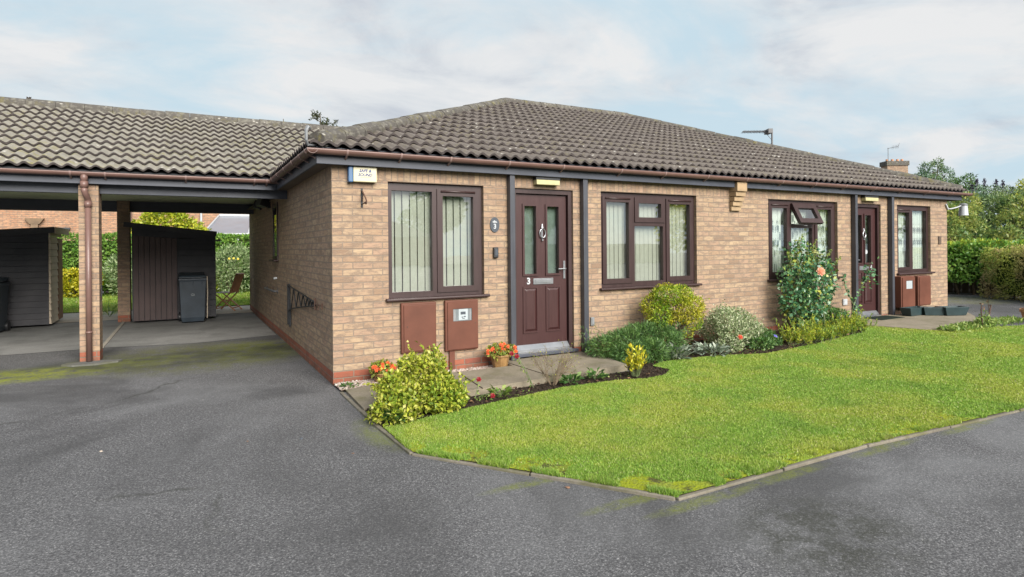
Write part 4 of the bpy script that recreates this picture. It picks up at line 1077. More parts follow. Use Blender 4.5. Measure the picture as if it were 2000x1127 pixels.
LATTICE = [2.98, 2.74, 2.48, 2.28, 2.07, 1.87, 1.69, 1.52, 1.38, 1.27, 1.17, 1.08, 1.0, .93, .87]
t = thing('folding_lattice', (-.03, 2.0, .6), 'black iron folding lattice bracket on the side wall of the bungalow', 'lattice bracket')
m = MB(); m.box(-.045, -.001, 2.985, 3.035, .35, .97); m.box(-.035, -.005, 2.90, 2.925, .33, .60); m.build('upright', MAT['iron'], t, bevel=.003)
top = lambda y: .955-.10*(3.0-y)/2.15; bot = lambda y: .565+.245*((3.0-y)/2.15)**.8
m = MB(); N = 20
m.tube([(-.035, y, top(y)) for y in np.linspace(3.0, .85, 9)], .009, 6); m.tube([(-.035, y, bot(y)) for y in np.linspace(3.0, .85, 9)], .009, 6); m.build('rail', MAT['iron'], t, smooth=True)
m = MB(); ys = LATTICE
for i in range(14):
    a, b = ys[i], ys[i+1]
    m.beam((-.03, a, top(a) if i % 2 == 0 else bot(a)), (-.03, b, bot(b) if i % 2 == 0 else top(b)), .012, .012, up=(1, 0, 0))
m.build('lattice_bars', MAT['iron'], t)
m = MB(); m.tube([(-.03, .86, .83), (-.03, .42, .845)], .008, 6); m.tube([(-.03, .86, .90), (-.03, .84, .76)], .014, 6); m.tube([(-.03, .43, .875), (-.03, .425, .80)], .010, 6); m.tube([(-.03, .6, .835), (-.05, .58, .78)], .007, 6); m.build('latch_rod', MAT['rust'], t)

t = thing('overflow_pipe', (-.03, 5.2, .76), 'grey pipe handrail fixed low on the side wall behind the lattice', 'pipe')
m = MB(); m.tube([(-.001, 5.9, .75), (-.05, 5.9, .755), (-.06, 5.8, .757), (-.06, 4.5, .772), (-.05, 4.42, .773), (-.001, 4.42, .773)], .02, 8); m.build('pipe', MAT['steel'], t, smooth=True)
m = MB(); m.tube([(-.001, 5.9, .75), (-.01, 5.9, .75)], .045, 10); m.tube([(-.001, 4.42, .773), (-.01, 4.42, .773)], .045, 10); m.build('flange', MAT['steel'], t)
t = thing('waste_outlet', (0, 4.52, 1.0), 'tiny white outlet cap on the side wall above the grey pipe', 'outlet cap')
m = MB(); m.tube([(-.001, 4.52, 1.0), (-.05, 4.52, .995)], .022, 10); m.build('pipe_end', MAT['white'], t)
m = MB(); m.tube([(-.0515, 4.52, .995), (-.056, 4.52, .995)], .026, 10); m.build('rim', MAT['white'], t)

t = thing('flood_light', (-.06, 5.6, 2.36), 'black twin headed flood light under the carport ceiling on the side wall', 'flood light')
m = MB(); m.box(-.05, -.001, 5.30, 5.45, 2.28, 2.40); m.build('mount', MAT['black'], t, bevel=.006)
for y, a in ((5.05, .3), (5.75, -.2)):
    m = MB(); m.tube([(-.05, 5.37, 2.36), (-.10, (5.37+y)/2, 2.37), (-.12, y, 2.36)], .014, 6); m.obox((-.17, y, 2.36), (1, a, -.35), (-a, 1, 0), (.35, 0, 1), .07, .11, .075); m.build('lamp_head', MAT['black'], t, bevel=.008)

# ------------------------------------------------------------------ sheds, bins, chair
t = thing('garden_shed', (-1.6, 8.6, 0), 'black lean-to shed with brown plank door behind the wheelie bin', 'shed')
zl, zr = 2.0, 1.80
m = MB(); x0, x1, y0, y1 = -2.38, -.83, 7.88, 9.15
n = 14
for k in range(n):   # horizontal boards, right of the door
    za = .06+k*1.70/n; zb = za+1.70/n-.006
    m.add([(-1.555, y0-.018, za), (x1, y0-.018, za), (x1, y0-.004, zb), (-1.555, y0-.004, zb), (-1.555, y0+.02, za), (x1, y0+.02, za), (x1, y0+.02, zb), (-1.555, y0+.02, zb)], [(0, 1, 2, 3), (3, 2, 6, 7), (0, 4, 5, 1), (1, 5, 6, 2), (0, 3, 7, 4)])
m.box(-1.56, -1.548, y0-.016, y0+.02, .05, 1.82); m.box(x0, x0+.04, y0+.021, y1, .04, 1.96); m.box(x1-.04, x1-.002, y0+.021, y1, .04, 1.78); m.box(x0+.041, x1-.041, y1-.03, y1, .04, 1.8); m.box(x0, -1.555, y0+.012, y0+.03, .04, 1.9)
m.add([(x0, y0-.01, 1.80), (x1, y0-.01, 1.745), (x1, y0-.01, 1.84), (x0, y0-.01, 2.03), (x0, y0+.02, 1.80), (x1, y0+.02, 1.745), (x1, y0+.02, 1.84), (x0, y0+.02, 2.03)], [(0, 1, 2, 3), (0, 4, 5, 1), (3, 2, 6, 7), (1, 5, 6, 2), (0, 3, 7, 4)])
m.build('wall', MAT['shed'], t)
m = MB(); w = (-1.565+2.36)/8
for k in range(8): m.box(-2.36+k*w+.004, -2.36+(k+1)*w-.004, y0-.012, y0+.01, .05, 1.815-.008*k)
d = m.build('door', MAT['shed_v'], t, bevel=.004)
m = MB(); m.tube([(-2.24, y0-.013, 1.02), (-2.24, y0-.02, 1.02)], .014, 8); m.build('knob', MAT['black'], d)
m = MB(); m.beam((x0-.13, y0-.12, 2.045), (x1+.02, y0-.12, 1.855), .03, .10); m.build('roof_board', MAT['shed'], t)
m = MB(); m.add([(x0-.13, y0-.104, 2.07), (x1+.02, y0-.104, 1.88), (x1+.02, y1+.1, 1.88), (x0-.13, y1+.1, 2.07), (x0-.13, y0-.104, 2.03), (x1+.02, y0-.104, 1.84), (x1+.02, y1+.1, 1.84), (x0-.13, y1+.1, 2.03)], [(0, 1, 2, 3), (7, 6, 5, 4), (0, 4, 5, 1), (1, 5, 6, 2), (2, 6, 7, 3), (3, 7, 4, 0)]); m.build('roof', MAT['felt'], t)
m = MB(); m.box(x1-.06, x1+.10, y0-.10, y0-.02, 1.70, 1.735); m.build('roof_gutter', MAT['black'], t)

t = thing('garden_shed', (-4.9, 8.85, 0), 'dark boarded shed with a pale bare wood end wall at the frame edge', 'shed')
x0, x1, y0, y1 = -6.4, -3.78, 8.23, 9.52
m = MB(); n = 15
for k in range(n):
    za = .05+k*1.76/n; zb = za+1.76/n-.005
    m.add([(x0, y0-.018, za), (x1-.03, y0-.018, za), (x1-.03, y0-.004, zb), (x0, y0-.004, zb), (x0, y0+.02, za), (x1-.03, y0+.02, za), (x1-.03, y0+.02, zb), (x0, y0+.02, zb)], [(0, 1, 2, 3), (3, 2, 6, 7), (0, 4, 5, 1), (1, 5, 6, 2), (0, 3, 7, 4)])
m.add([(x0, y0-.006, 1.75), (x1-.03, y0-.006, 1.75), (x1-.03, y0-.006, 1.945), (x0, y0-.006, 1.765), (x0, y0+.02, 1.75), (x1-.03, y0+.02, 1.75), (x1-.03, y0+.02, 1.945), (x0, y0+.02, 1.765)], [(0, 1, 2, 3), (3, 2, 6, 7), (0, 4, 5, 1), (1, 5, 6, 2), (0, 3, 7, 4)])
m.box(x0, x0+.03, y0+.021, y1, .04, 1.7); m.box(x0+.031, x1-.04, y1-.03, y1, .04, 1.75); m.build('wall', MAT['shed'], t)
m = MB(); n = 13
for k in range(n):
    za = .06+k*1.75/n; zb = za+1.75/n-.006
    m.add([(x1+.012, y0-.01, za), (x1+.012, 8.98, za), (x1-.004, 8.98, zb), (x1-.004, y0-.01, zb), (x1-.028, y0-.01, za), (x1-.028, 8.98, za), (x1-.028, 8.98, zb), (x1-.028, y0-.01, zb)], [(0, 1, 2, 3), (3, 2, 6, 7), (0, 4, 5, 1), (1, 5, 6, 2), (0, 3, 7, 4)])
m.box(x1-.028, x1-.004, y0-.008, 9.5, 1.811, 1.94); m.build('end_wall', MAT['shed_pale'], t)
m = MB(); m.box(x1-.02, x1+.012, 9.0, 9.5, .06, 1.78); d = m.build('door', MAT['shed_brown'], t, bevel=.004)
m = MB(); m.box(x1+.0125, x1+.02, 8.99, 9.03, 1.52, 1.68); m.box(x1+.0125, x1+.02, 8.99, 9.03, .24, .40); m.build('hinge', MAT['iron'], d)
m = MB(); m.add([(x0-.1, y0-.12, 1.80), (x1+.09, y0-.12, 1.99), (x1+.09, y1+.14, 1.99), (x0-.1, y1+.14, 1.80), (x0-.1, y0-.12, 1.76), (x1+.09, y0-.12, 1.95), (x1+.09, y1+.14, 1.95), (x0-.1, y1+.14, 1.76)], [(0, 1, 2, 3), (7, 6, 5, 4), (0, 4, 5, 1), (1, 5, 6, 2), (2, 6, 7, 3), (3, 7, 4, 0)]); m.build('roof', MAT['felt'], t)
m = MB(); m.beam((x0-.1, y0-.135, 1.745), (x1+.085, y0-.135, 1.935), .026, .12); m.build('roof_board', MAT['shed'], t)
m = MB(); m.box(x1+.091, x1+.11, y0-.14, y1+.14, 1.86, 1.99); m.build('roof_board', MAT['shed_pale'], t)

def wheelie(x, y, rz, lab):
    t = thing('wheelie_bin', (x, y, .005), lab, 'wheelie bin', 'wheelie bins in the carport')
    z0 = .006
    rot = Matrix.Translation((x, y, 0)) @ Matrix.Rotation(rz, 4, 'Z')
    def place(mb):
        mb.v = [tuple(rot @ Vector(p)) for p in mb.v]; return mb
    m = MB(); pr = [(.20, .22, .03), (.215, .235, .12), (.245, .275, .86), (.252, .282, .90)]
    vs = []
    for a, b, z in pr: vs += [(-a, -b, z), (a, -b, z), (a, b, z), (-a, b, z)]
    fs = [(0, 3, 2, 1)]+[(4*i+k, 4*i+(k+1) % 4, 4*i+4+(k+1) % 4, 4*i+4+k) for i in range(3) for k in range(4)]+[(12, 13, 14, 15)]
    m.add(vs, fs)
    m.box(-.262, .262, -.292, .292, .885, .925)
    for k in (-.17, 0, .17): m.box(k-.012, k+.012, -.288, -.272, .80, .884)
    b = place(m).build('body', MAT['bin'], t, bevel=.012)
    m = MB(); m.add([(-.262, -.305, .935), (.262, -.305, .935), (.262, .30, .985), (-.262, .30, .985), (-.235, -.27, .985), (.235, -.27, .985), (.235, .27, 1.03), (-.235, .27, 1.03)], [(0, 3, 2, 1), (4, 5, 6, 7), (0, 1, 5, 4), (1, 2, 6, 5), (2, 3, 7, 6), (3, 0, 4, 7)])
    place(m).build('lid', MAT['bin'], t, bevel=.015)
    m = MB(); m.tube([(-.2, .34, .96), (.2, .34, .96)], .014, 8); m.box(-.22, -.19, .28, .345, .94, .98); m.box(.19, .22, .28, .345, .94, .98); place(m).build('handle', MAT['bin'], t)
    for sx in (-1, 1):
        m = MB(); m.tube([(sx*.19, .25, .10), (sx*.245, .25, .10)], .10, 18); place(m).build('wheel', MAT['black'], t)
    return t, rot
b, rot = wheelie(-1.29, 7.50, R(2), 'dark wheelie bin standing before the black shed boards')
m = MB(); m.tube([tuple(rot @ Vector(p)) for p in ((.262, -.31, .96), (.267, -.312, .6), (.258, -.29, .1))], .009, 6); m.build('strap', MAT['shed_pale'], b)
m = MB()
for dx, dz, w in ((-.03, 0, .012), (-.012, .012, .012), (.006, .004, .012), (.024, -.004, .012), (0, -.025, .05)):
    m.obox(tuple(rot @ Vector((dx, -.262, .60+dz))), (1, 0, 0), (0, 1, 0), (0, 0, 1), w/1.6, .004, .010)
m.build('faded_crest', MAT['metergrey'], b)
wheelie(-4.62, 7.62, R(-3), 'dark wheelie bin cut by the photo edge before the pale ended shed')

t = thing('folding_chair', (-.55, 9.75, .012), 'brown wooden folding garden chair on the pale patio', 'garden chair')
rot = Matrix.Translation((-.52, 9.72, .014)) @ Matrix.Rotation(R(62), 4, 'Z')   # local: faces +y
def put(mb): mb.v = [tuple(rot @ Vector(p)) for p in mb.v]; return mb
bk = lambda x, s: Vector((x, -.18-.16*s, .43+.47*s))   # back leans away
m = MB()
for k in range(8):
    x = -.155+k*.0443; m.beam(bk(x, .08), bk(x, .93), .026, .012, up=(0, 1, .3))
put(m).build('back_slats', MAT['teak'], t)
m = MB()
for sx in (-.2, .2): m.beam(bk(sx, 0), bk(sx, 1.0), .03, .028, up=(0, 1, .3))
m.beam(bk(-.2, .98), bk(.2, .98), .03, .055, up=(0, 1, .3)); m.beam(bk(-.2, .05), bk(.2, .05), .03, .045, up=(0, 1, .3)); put(m).build('back_frame', MAT['teak'], t)
m = MB()
for k in range(6): m.box(-.2, .2, -.18+k*.066, -.18+k*.066+.05, .43, .447)
put(m).build('seat', MAT['greyed'], t)
for sx in (-.215, .215):
    m = MB(); m.beam((sx, -.2, .46), (sx, .24, .0), .022, .035, up=(1, 0, 0)); put(m).build('leg', MAT['teak'], t)
    m = MB(); m.beam((sx*.9, .22, .44), (sx*.9, -.30, .0), .022, .035, up=(1, 0, 0)); put(m).build('leg', MAT['teak'], t)
m = MB(); m.beam((-.2, .2, .05), (.2, .2, .05), .02, .03); m.beam((-.19, -.22, .07), (.19, -.22, .07), .02, .03); m.beam((-.2, .0, .24), (.2, .0, .24), .02, .03); put(m).build('stretcher', MAT['teak'], t)

# ------------------------------------------------------------------ pots, troughs, mat, leaves on the drive
def rect_pot(name, c, ax, hx, hy, h, lab, group):
    t = thing(name, c, lab, 'trough planter', group)
    c = Vector(c); u = Vector((math.cos(ax), math.sin(ax), 0)); v = Vector((-u.y, u.x, 0)); k = .8
    P = lambda a, b, z: c+u*a*hx+v*b*hy+Vector((0, 0, z))
    m = MB(); o0 = [P(a*k, b*k, 0) for a, b in ((-1, -1), (1, -1), (1, 1), (-1, 1))]; o1 = [P(a, b, h) for a, b in ((-1, -1), (1, -1), (1, 1), (-1, 1))]; i1 = [P(a*.9, b*.8, h) for a, b in ((-1, -1), (1, -1), (1, 1), (-1, 1))]; i0 = [P(a*.85, b*.76, h-.05) for a, b in ((-1, -1), (1, -1), (1, 1), (-1, 1))]
    m.add(o0+o1+i1+i0, [(3, 2, 1, 0)]+[(q*4+j, q*4+(j+1) % 4, q*4+4+(j+1) % 4, q*4+4+j) for q in range(3) for j in range(4)])
    m.build('tub', MAT['trough'], t, bevel=.004)
    m = MB(); m.add(i0[:0]+[P(a*.84, b*.74, h-.045) for a, b in ((-1, -1), (1, -1), (1, 1), (-1, 1))]+[P(a*.8, b*.7, h-.08) for a, b in ((-1, -1), (1, -1), (1, 1), (-1, 1))], [(0, 1, 2, 3), (7, 6, 5, 4), (0, 4, 5, 1), (1, 5, 6, 2), (2, 6, 7, 3), (3, 7, 4, 0)]); m.build('compost', MAT['compost'], t)
    return t
gt = 'dark plastic troughs below the far meter boxes'
rect_pot('planter_trough', (10.82, -.33, .14), R(0), .30, .10, .15, 'dark plastic trough nearest the far porch post', gt)
rect_pot('planter_trough', (11.12, -.50, .14), R(-36), .20, .11, .15, 'dark plastic trough in the middle of the three', gt)
rect_pot('planter_trough', (11.42, -.70, .14), R(-22), .25, .13, .16, 'dark plastic trough furthest from the porch post, by the drive', gt)
t = thing('door_mat', (9.95, -.16, .13), 'dark green mat lying before the door numbered 4', 'door mat')
m = MB(); m.box(9.62, 10.36, -.42, -.055, .1265, .136); m.build('mat', MAT['rubber'], t)

def fallen(name, x, y, s, mat, lab, group=None, z=.002):
    n = 9; a0 = random.uniform(0, 6.28); vs = []
    for k in range(n):
        a = 2*math.pi*k/n; r = s*(.5+.5*abs(math.cos(a)))*random.uniform(.8, 1.1)
        vs.append((x+r*math.cos(a+a0), y+r*.8*math.sin(a+a0), gz(x)+z+.25*s*abs(math.sin(a))))
    m = MB(); m.add(vs+[(x, y, gz(x)+z+.002)], [(k, (k+1) % n, n) for k in range(n)]+[(k, n, (k+1) % n) for k in []])
    o = m.build(name, mat, org=(x, y, gz(x)+z)); tag(o, lab, 'leaf' if 'leaf' in name else 'stone', group)
fl = 'dead leaves lying on the asphalt'
LEAFM = simple('brown_dead_leaf', (.24, .13, .075), .8, .4, 40, .3)

# ------------------------------------------------------------------ plants
def unit(a): return a/np.maximum(np.linalg.norm(a, axis=-1, keepdims=True), 1e-9)

def leaf_quads(P, A, N, l, w, fold=.25, name='foliage', mat=None, parent=None, org=None):
    """P base points, A leaf axis, N leaf normal, l/w sizes -> one quad per leaf, slightly folded"""
    A = unit(A); S = unit(np.cross(A, N)); U = unit(np.cross(S, A)); n = len(P)
    l = np.broadcast_to(l, (n,))[:, None]; w = np.broadcast_to(w, (n,))[:, None]
    V = np.empty((n, 4, 3))
    V[:, 0] = P; V[:, 2] = P+A*l-U*l*.12
    V[:, 1] = P+A*l*.5+S*w*.5+U*w*fold; V[:, 3] = P+A*l*.5-S*w*.5+U*w*fold
    return arrays_mesh(name, V.reshape(-1, 3), np.arange(n*4).reshape(-1, 4), mat, parent, org)

def cloud(lobes, n, r, shell=.45, zmin=None, ymax=None, up=.35, jit=.7, out=.8):
    C = np.array([l[0] for l in lobes], float); Q = np.array([l[1] for l in lobes], float)
    wt = np.array([(l[2] if len(l) > 2 else 1.0)*(q[0]*q[1]+q[1]*q[2]+q[0]*q[2]) for l, q in zip(lobes, Q)]); wt /= wt.sum()
    P = np.empty((0, 3)); Nn = np.empty((0, 3))
    while len(P) < n:
        k = r.choice(len(lobes), n, p=wt)
        d = unit(r.normal(size=(n, 3))); rad = 1-shell*r.random(n)**1.6
        p = C[k]+d*Q[k]*rad[:, None]*(1+.10*np.sin(d[:, :1]*9+k[:, None])*np.sin(d[:, 2:]*8+k[:, None]*1.7))
        ok = np.ones(n, bool)
        if zmin is not None: ok &= p[:, 2] > zmin
        if ymax is not None: ok &= p[:, 1] < ymax
        # drop most of what is buried deep in a neighbouring lobe
        for j in range(len(lobes)):
            ins = (((p-C[j])/Q[j])**2).sum(1) < .42
            ok &= ~(ins & (r.random(n) < .85))
        P = np.vstack([P, p[ok]]); Nn = np.vstack([Nn, d[ok]])
    P, Nn = P[:n], Nn[:n]
    N = unit(Nn*.6+np.array([0, 0, up])+r.normal(size=(n, 3))*jit*.6)
    A = unit(Nn*out+np.array([0, 0, up])+r.normal(size=(n, 3))*jit)
    return P, A, N

def stems(base, lobes, r0, mat, parent, name='stem', spread=.06, n=6, kink=.08, rng=None):
    m = MB(); rng = rng or RNG
    for l in lobes:
        c = Vector(l[0]); b = Vector(base)+Vector((rng.uniform(-spread, spread), rng.uniform(-spread, spread), 0))
        pts = []
        for i in range(5):
            t = i/4; p = b.lerp(c, t); p += Vector((rng.uniform(-kink, kink), rng.uniform(-kink, kink), 0))*math.sin(t*3.1)
            pts.append(p)
        m.tube(pts, [r0*(1-.7*i/4) for i in range(5)], n)
        for k in range(3):   # side twigs
            q = pts[2+k % 2]; e = q+Vector((rng.uniform(-1, 1)*l[1][0], rng.uniform(-1, 1)*l[1][1], rng.uniform(.2, 1)*l[1][2]))*.8
            m.tube([q, q.lerp(e, .5)+Vector((0, 0, .02)), e], [r0*.4, r0*.3, r0*.15], 5)
    return m.build(name, mat, parent, smooth=True)

def dome(c, rad, k, lr=.5, seed=0, low=.0):
    """overlapping lobes filling an uneven dome"""
    r = np.random.default_rng(seed); L_ = [((c[0], c[1], c[2]), (rad[0]*.72, rad[1]*.72, rad[2]*.72), .6)]
    for i in range(k):
        a = 2*math.pi*i/k+r.uniform(-.3, .3); e = r.uniform(low, 1.2)
        d = (math.cos(a)*math.cos(e), math.sin(a)*math.cos(e), math.sin(e)); s = r.uniform(.8, 1.15)*lr
        L_.append(((c[0]+d[0]*rad[0]*(1-s*.85), c[1]+d[1]*rad[1]*(1-s*.85), c[2]+d[2]*rad[2]*(1-s*.85)), (rad[0]*s, rad[1]*s, rad[2]*s)))
    return L_

def bush(name, c, label, cat, lobes, n, l, w, mat, seed=1, group=None, base=None, stem=MAT['bark'], sr=.012, zmin=.03, ymax=None, shell=.45, up=.35, jit=.7, out=.8, fold=.25, sname='stem', sprigs=0):
    t = thing(name, c, label, cat, group)
    r = np.random.default_rng(seed)
    P, A, N = cloud(lobes, n, r, shell, zmin, ymax, up, jit, out)
    if sprigs:   # young shoots that break the outline
        cen = np.array([l_[0] for l_ in lobes]).mean(0); top = P[(P[:, 2] > np.quantile(P[:, 2], .35))]
        dist = np.linalg.norm((top-cen), axis=1); top = top[dist > np.quantile(dist, .75)]
        S = top[r.choice(len(top), sprigs)]; D = unit(unit(S-cen)*.8+np.array([0, 0, .6])+r.normal(size=S.shape)*.35)
        if ymax is not None: D[:, 1] = np.where(S[:, 1] > ymax-.1, -np.abs(D[:, 1])*.5, D[:, 1])
        ln = l*r.uniform(1.5, 4.2, sprigs)
        Q = [S+D*(ln*q)[:, None]+r.normal(size=S.shape)*l*.12 for q in np.linspace(.1, 1, 7)]
        P = np.vstack([P]+Q); A = np.vstack([A]+[unit(D*.7+r.normal(size=D.shape)*.7) for q in Q]); N = np.vstack([N]+[unit(r.normal(size=D.shape)+np.array([0, -.3, .8])) for q in Q]); n = len(P)
    leaf_quads(P, A, N, l*r.uniform(.55, 1.3, n), w*r.uniform(.55, 1.3, n), fold, 'foliage', mat, t)
    stems(base or c, lobes, sr, stem, t, sname, rng=r)
    return t

# --- the variegated bush on the corner of the bed
lb = dome((.44, -1.50, .14), (.38, .36, .35), 9, .42, 3)
lb += [((.18, -1.72, .13), (.20, .18, .14)), ((.66, -1.62, .14), (.20, .16, .16)), ((.42, -1.38, .46), (.12, .10, .12)), ((.64, -1.36, .45), (.14, .12, .14)), ((.52, -1.45, .40), (.2, .2, .15)), ((.80, -1.5, .12), (.13, .12, .12)), ((.06, -1.66, .07), (.11, .10, .09), .6)]
lb = [((c_[0][0]-.015, c_[0][1], c_[0][2]*.86), (c_[1][0], c_[1][1], c_[1][2]*.9))+tuple(c_[2:]) for c_ in lb]
t = bush('variegated_bush', (.43, -1.46, .03), 'large bushy shrub with yellow edged leaves on the driveway corner of the bed', 'shrub', lb, 9500, .040, .026, L['gold'], 4, sr=.010, shell=.6, sprigs=40)
r_ = np.random.default_rng(40)
m = MB(); tips = []
for x, y, h in [(q_[0], q_[1], q_[2]-.10) for q_ in ((.40, -1.40, .66), (.45, -1.36, .60), (.64, -1.34, .66), (.71, -1.38, .59), (.84, -1.3, .46), (.27, -1.4, .46), (.58, -1.4, .58))]:
    m.tube([(x, y, .3), (x+.01, y, h-.1), (x+.02, y-.01, h)], [.005, .004, .002], 5)
    for z in np.linspace(h-.16, h, 9): tips += [(x+.015, y, z)]*3
tips = np.array(tips); k = len(tips)
leaf_quads(tips, r_.normal(size=(k, 3))+np.array([0, 0, .6]), r_.normal(size=(k, 3))+np.array([0, 0, 1]), r_.uniform(.025, .045, k), r_.uniform(.016, .026, k), .25, 'young_leaves', L['gold'], t)
m.build('shoot_stem', MAT['gstem'], t)

# --- clipped golden ball on a short stem
c = (4.55, -.46, .64)
lb = dome(c, (.45, .38, .33), 13, .45, 5, low=-.35)
lb += [((4.84, -.52, .46), (.15, .15, .15)), ((4.72, -.52, .32), (.10, .10, .10), .8), ((4.27, -.52, .54), (.18, .18, .14))]
t = bush('clipped_golden_shrub', (4.55, -.5, .03), 'rounded clipped golden green shrub on a short stem below the closed blinds', 'shrub', lb, 9000, .030, .017, L['goldball'], 6, zmin=.24, ymax=-.03, sr=.020, base=(4.55, -.5, .03), shell=.42, sprigs=14)
# --- silver variegated mound
lb = dome((5.5, -.60, .14), (.50, .40, .46), 11, .4, 7)
lb += [((5.2, -.85, .12), (.2, .15, .14)), ((5.9, -.6, .18), (.22, .2, .2)), ((6.02, -.45, .2), (.16, .16, .18), .7)]
bush('silver_variegated_shrub', (5.5, -.6, .03), 'pale silvery green variegated shrub under bare brick below the corbel', 'shrub', lb, 10500, .034, .016, L['silver'], 8, sr=.009, ymax=-.03, shell=.65, sprigs=110)
# --- low dark conifer
lb = [((3.42, -.42, .17), (.26, .24, .15)), ((3.66, -.50, .21), (.3, .28, .18)), ((3.95, -.48, .27), (.3, .26, .18)), ((4.16, -.52, .30), (.26, .24, .17)), ((3.55, -.72, .13), (.24, .22, .13)), ((3.85, -.78, .14), (.28, .2, .14)), ((4.2, -.72, .2), (.22, .18, .16))]
t = bush('dwarf_conifer', (3.8, -.5, .03), 'low spreading dark green conifer beside the near porch post', 'conifer', lb, 16000, .062, .0085, L['juniper'], 9, sr=.012, ymax=-.02, up=.12, jit=.5, out=1.1, shell=.7, sprigs=140)
# --- upright yellow shrub at the end of the bed
t = thing('yellow_leaved_shrub', (3.05, -1.42, .03), 'small upright yellow leaved shrub at the lawn end of the concrete path', 'shrub')
r_ = np.random.default_rng(12); m = MB(); P = []; A = []
for i in range(26):
    a = r_.uniform(0, 6.28); s = r_.uniform(.03, .17); h = r_.uniform(.18, .36)
    e = Vector((3.05+math.cos(a)*s, -1.42+math.sin(a)*s*.8, h)); b = Vector((3.05+math.cos(a)*.04, -1.42+math.sin(a)*.03, .03))
    m.tube([b, b.lerp(e, .5), e], [.004, .003, .002], 5)
    for q in np.linspace(.35, 1, 12):
        P.append(b.lerp(e, q)); d = r_.normal(size=3)*.8; A.append((d[0]+math.cos(a)*.3, d[1], abs(d[2])+.7))
P = np.array([tuple(p) for p in P]); A = np.array(A); k = len(P)
leaf_quads(P, A, r_.normal(size=(k, 3))+np.array([0, -.5, .6]), r_.uniform(.04, .075, k), r_.uniform(.016, .027, k), .2, 'foliage', L['yellow'], t)
m.build('stem', MAT['gstem'], t)

def rosette(name, x, y, z, rad, h, n, l, w, mat, lab, cat='plant', seed=1, group=None, litter=0):
    t = thing(name, (x, y, z), lab, cat, group); r = np.random.default_rng(seed)
    a = r.uniform(0, 6.28, n); s = rad*np.sqrt(r.random(n))*.8; P = np.c_[x+np.cos(a)*s, y+np.sin(a)*s, z+h*r.random(n)*.6]
    A = np.c_[np.cos(a), np.sin(a), r.uniform(.1, 1.3, n)]+r.normal(size=(n, 3))*.25
    leaf_quads(P, A, np.c_[np.zeros(n), np.zeros(n), np.ones(n)]+r.normal(size=(n, 3))*.35, l*r.uniform(.6, 1.2, n), w*r.uniform(.7, 1.2, n), .2, 'foliage', mat, t)
    m = MB()
    for k in range(6):
        q = r.uniform(0, 6.28); m.tube([(x, y, z-.01), (x+math.cos(q)*rad*.4, y+math.sin(q)*rad*.4, z+h*.4)], .003, 5)
    m.build('stem', MAT['gstem'], t)
    return t
rosette('grey_leaved_plant', 4.20, -.83, .03, .20, .22, 150, .12, .035, L['grey'], 'woolly grey leaved clump between the dark conifer and the clipped ball', seed=3)
rosette('grey_leaved_plant', 4.80, -.90, .03, .24, .18, 170, .11, .032, L['grey'], 'woolly grey leaved clump in front of the silvery shrub', seed=4)
rosette('leafy_bedding_plant', 1.30, -1.46, .03, .10, .12, 46, .075, .04, L['weed'], 'green leafy plant nearest the yellow edged bush in the narrow bed', seed=5)
rosette('leafy_bedding_plant', 2.22, -1.35, .03, .10, .10, 40, .08, .045, L['cover'], 'green leafy plant just right of the bare twiggy shrub', seed=6)
rosette('leafy_bedding_plant', 2.58, -1.30, .03, .11, .12, 44, .08, .04, L['cover'], 'green leafy plant between the twiggy shrub and the yellow shrub', seed=7)
rosette('leafy_bedding_plant', .10, -.28, .02, .10, .05, 60, .045, .02, L['cover'], 'low green weed in the pebbles at the brick corner', seed=8)
rosette('leafy_bedding_plant', .14, -1.78, .03, .13, .14, 80, .08, .032, L['cover'], 'dark green leaves under the yellow edged bush by the kerb', seed=9)
lb = [((5.75, -.95, .09), (.2, .16, .10)), ((6.02, -.80, .10), (.24, .2, .12)), ((6.25, -.55, .12), (.2, .2, .12))]
t = bush('ground_cover_plant', (5.95, -.8, .03), 'low dark green ground cover with a violet bloom beside the silvery shrub', 'plant', lb, 2600, .035, .022, L['cover'], 13, sr=.004)

def flower_mesh(name, r, petals, mat, parent, c, tilt=(0, -.6, .8), layers=1, seed=0):
    rg = np.random.default_rng(seed); P = []; A = []; N = []; l = []
    t = Vector(tilt).normalized(); x = t.orthogonal().normalized(); y = t.cross(x)
    for ly in range(layers):
        f = 1-ly/max(1, layers)*.75
        for k in range(petals):
            a = 2*math.pi*(k+.5*ly)/petals+rg.uniform(-.1, .1); d = x*math.cos(a)+y*math.sin(a)
            P.append(tuple(Vector(c)+t*(.004*ly))); A.append(tuple(d+t*(.15+.9*ly/max(1, layers)))); N.append(tuple(t)); l.append(r*f)
    return leaf_quads(np.array(P), np.array(A), np.array(N), np.array(l), np.array(l)*.95, .18, name, mat, parent)
flower_mesh('flower', .035, 5, L['violet'], t, (5.98, -1.0, .2)); 

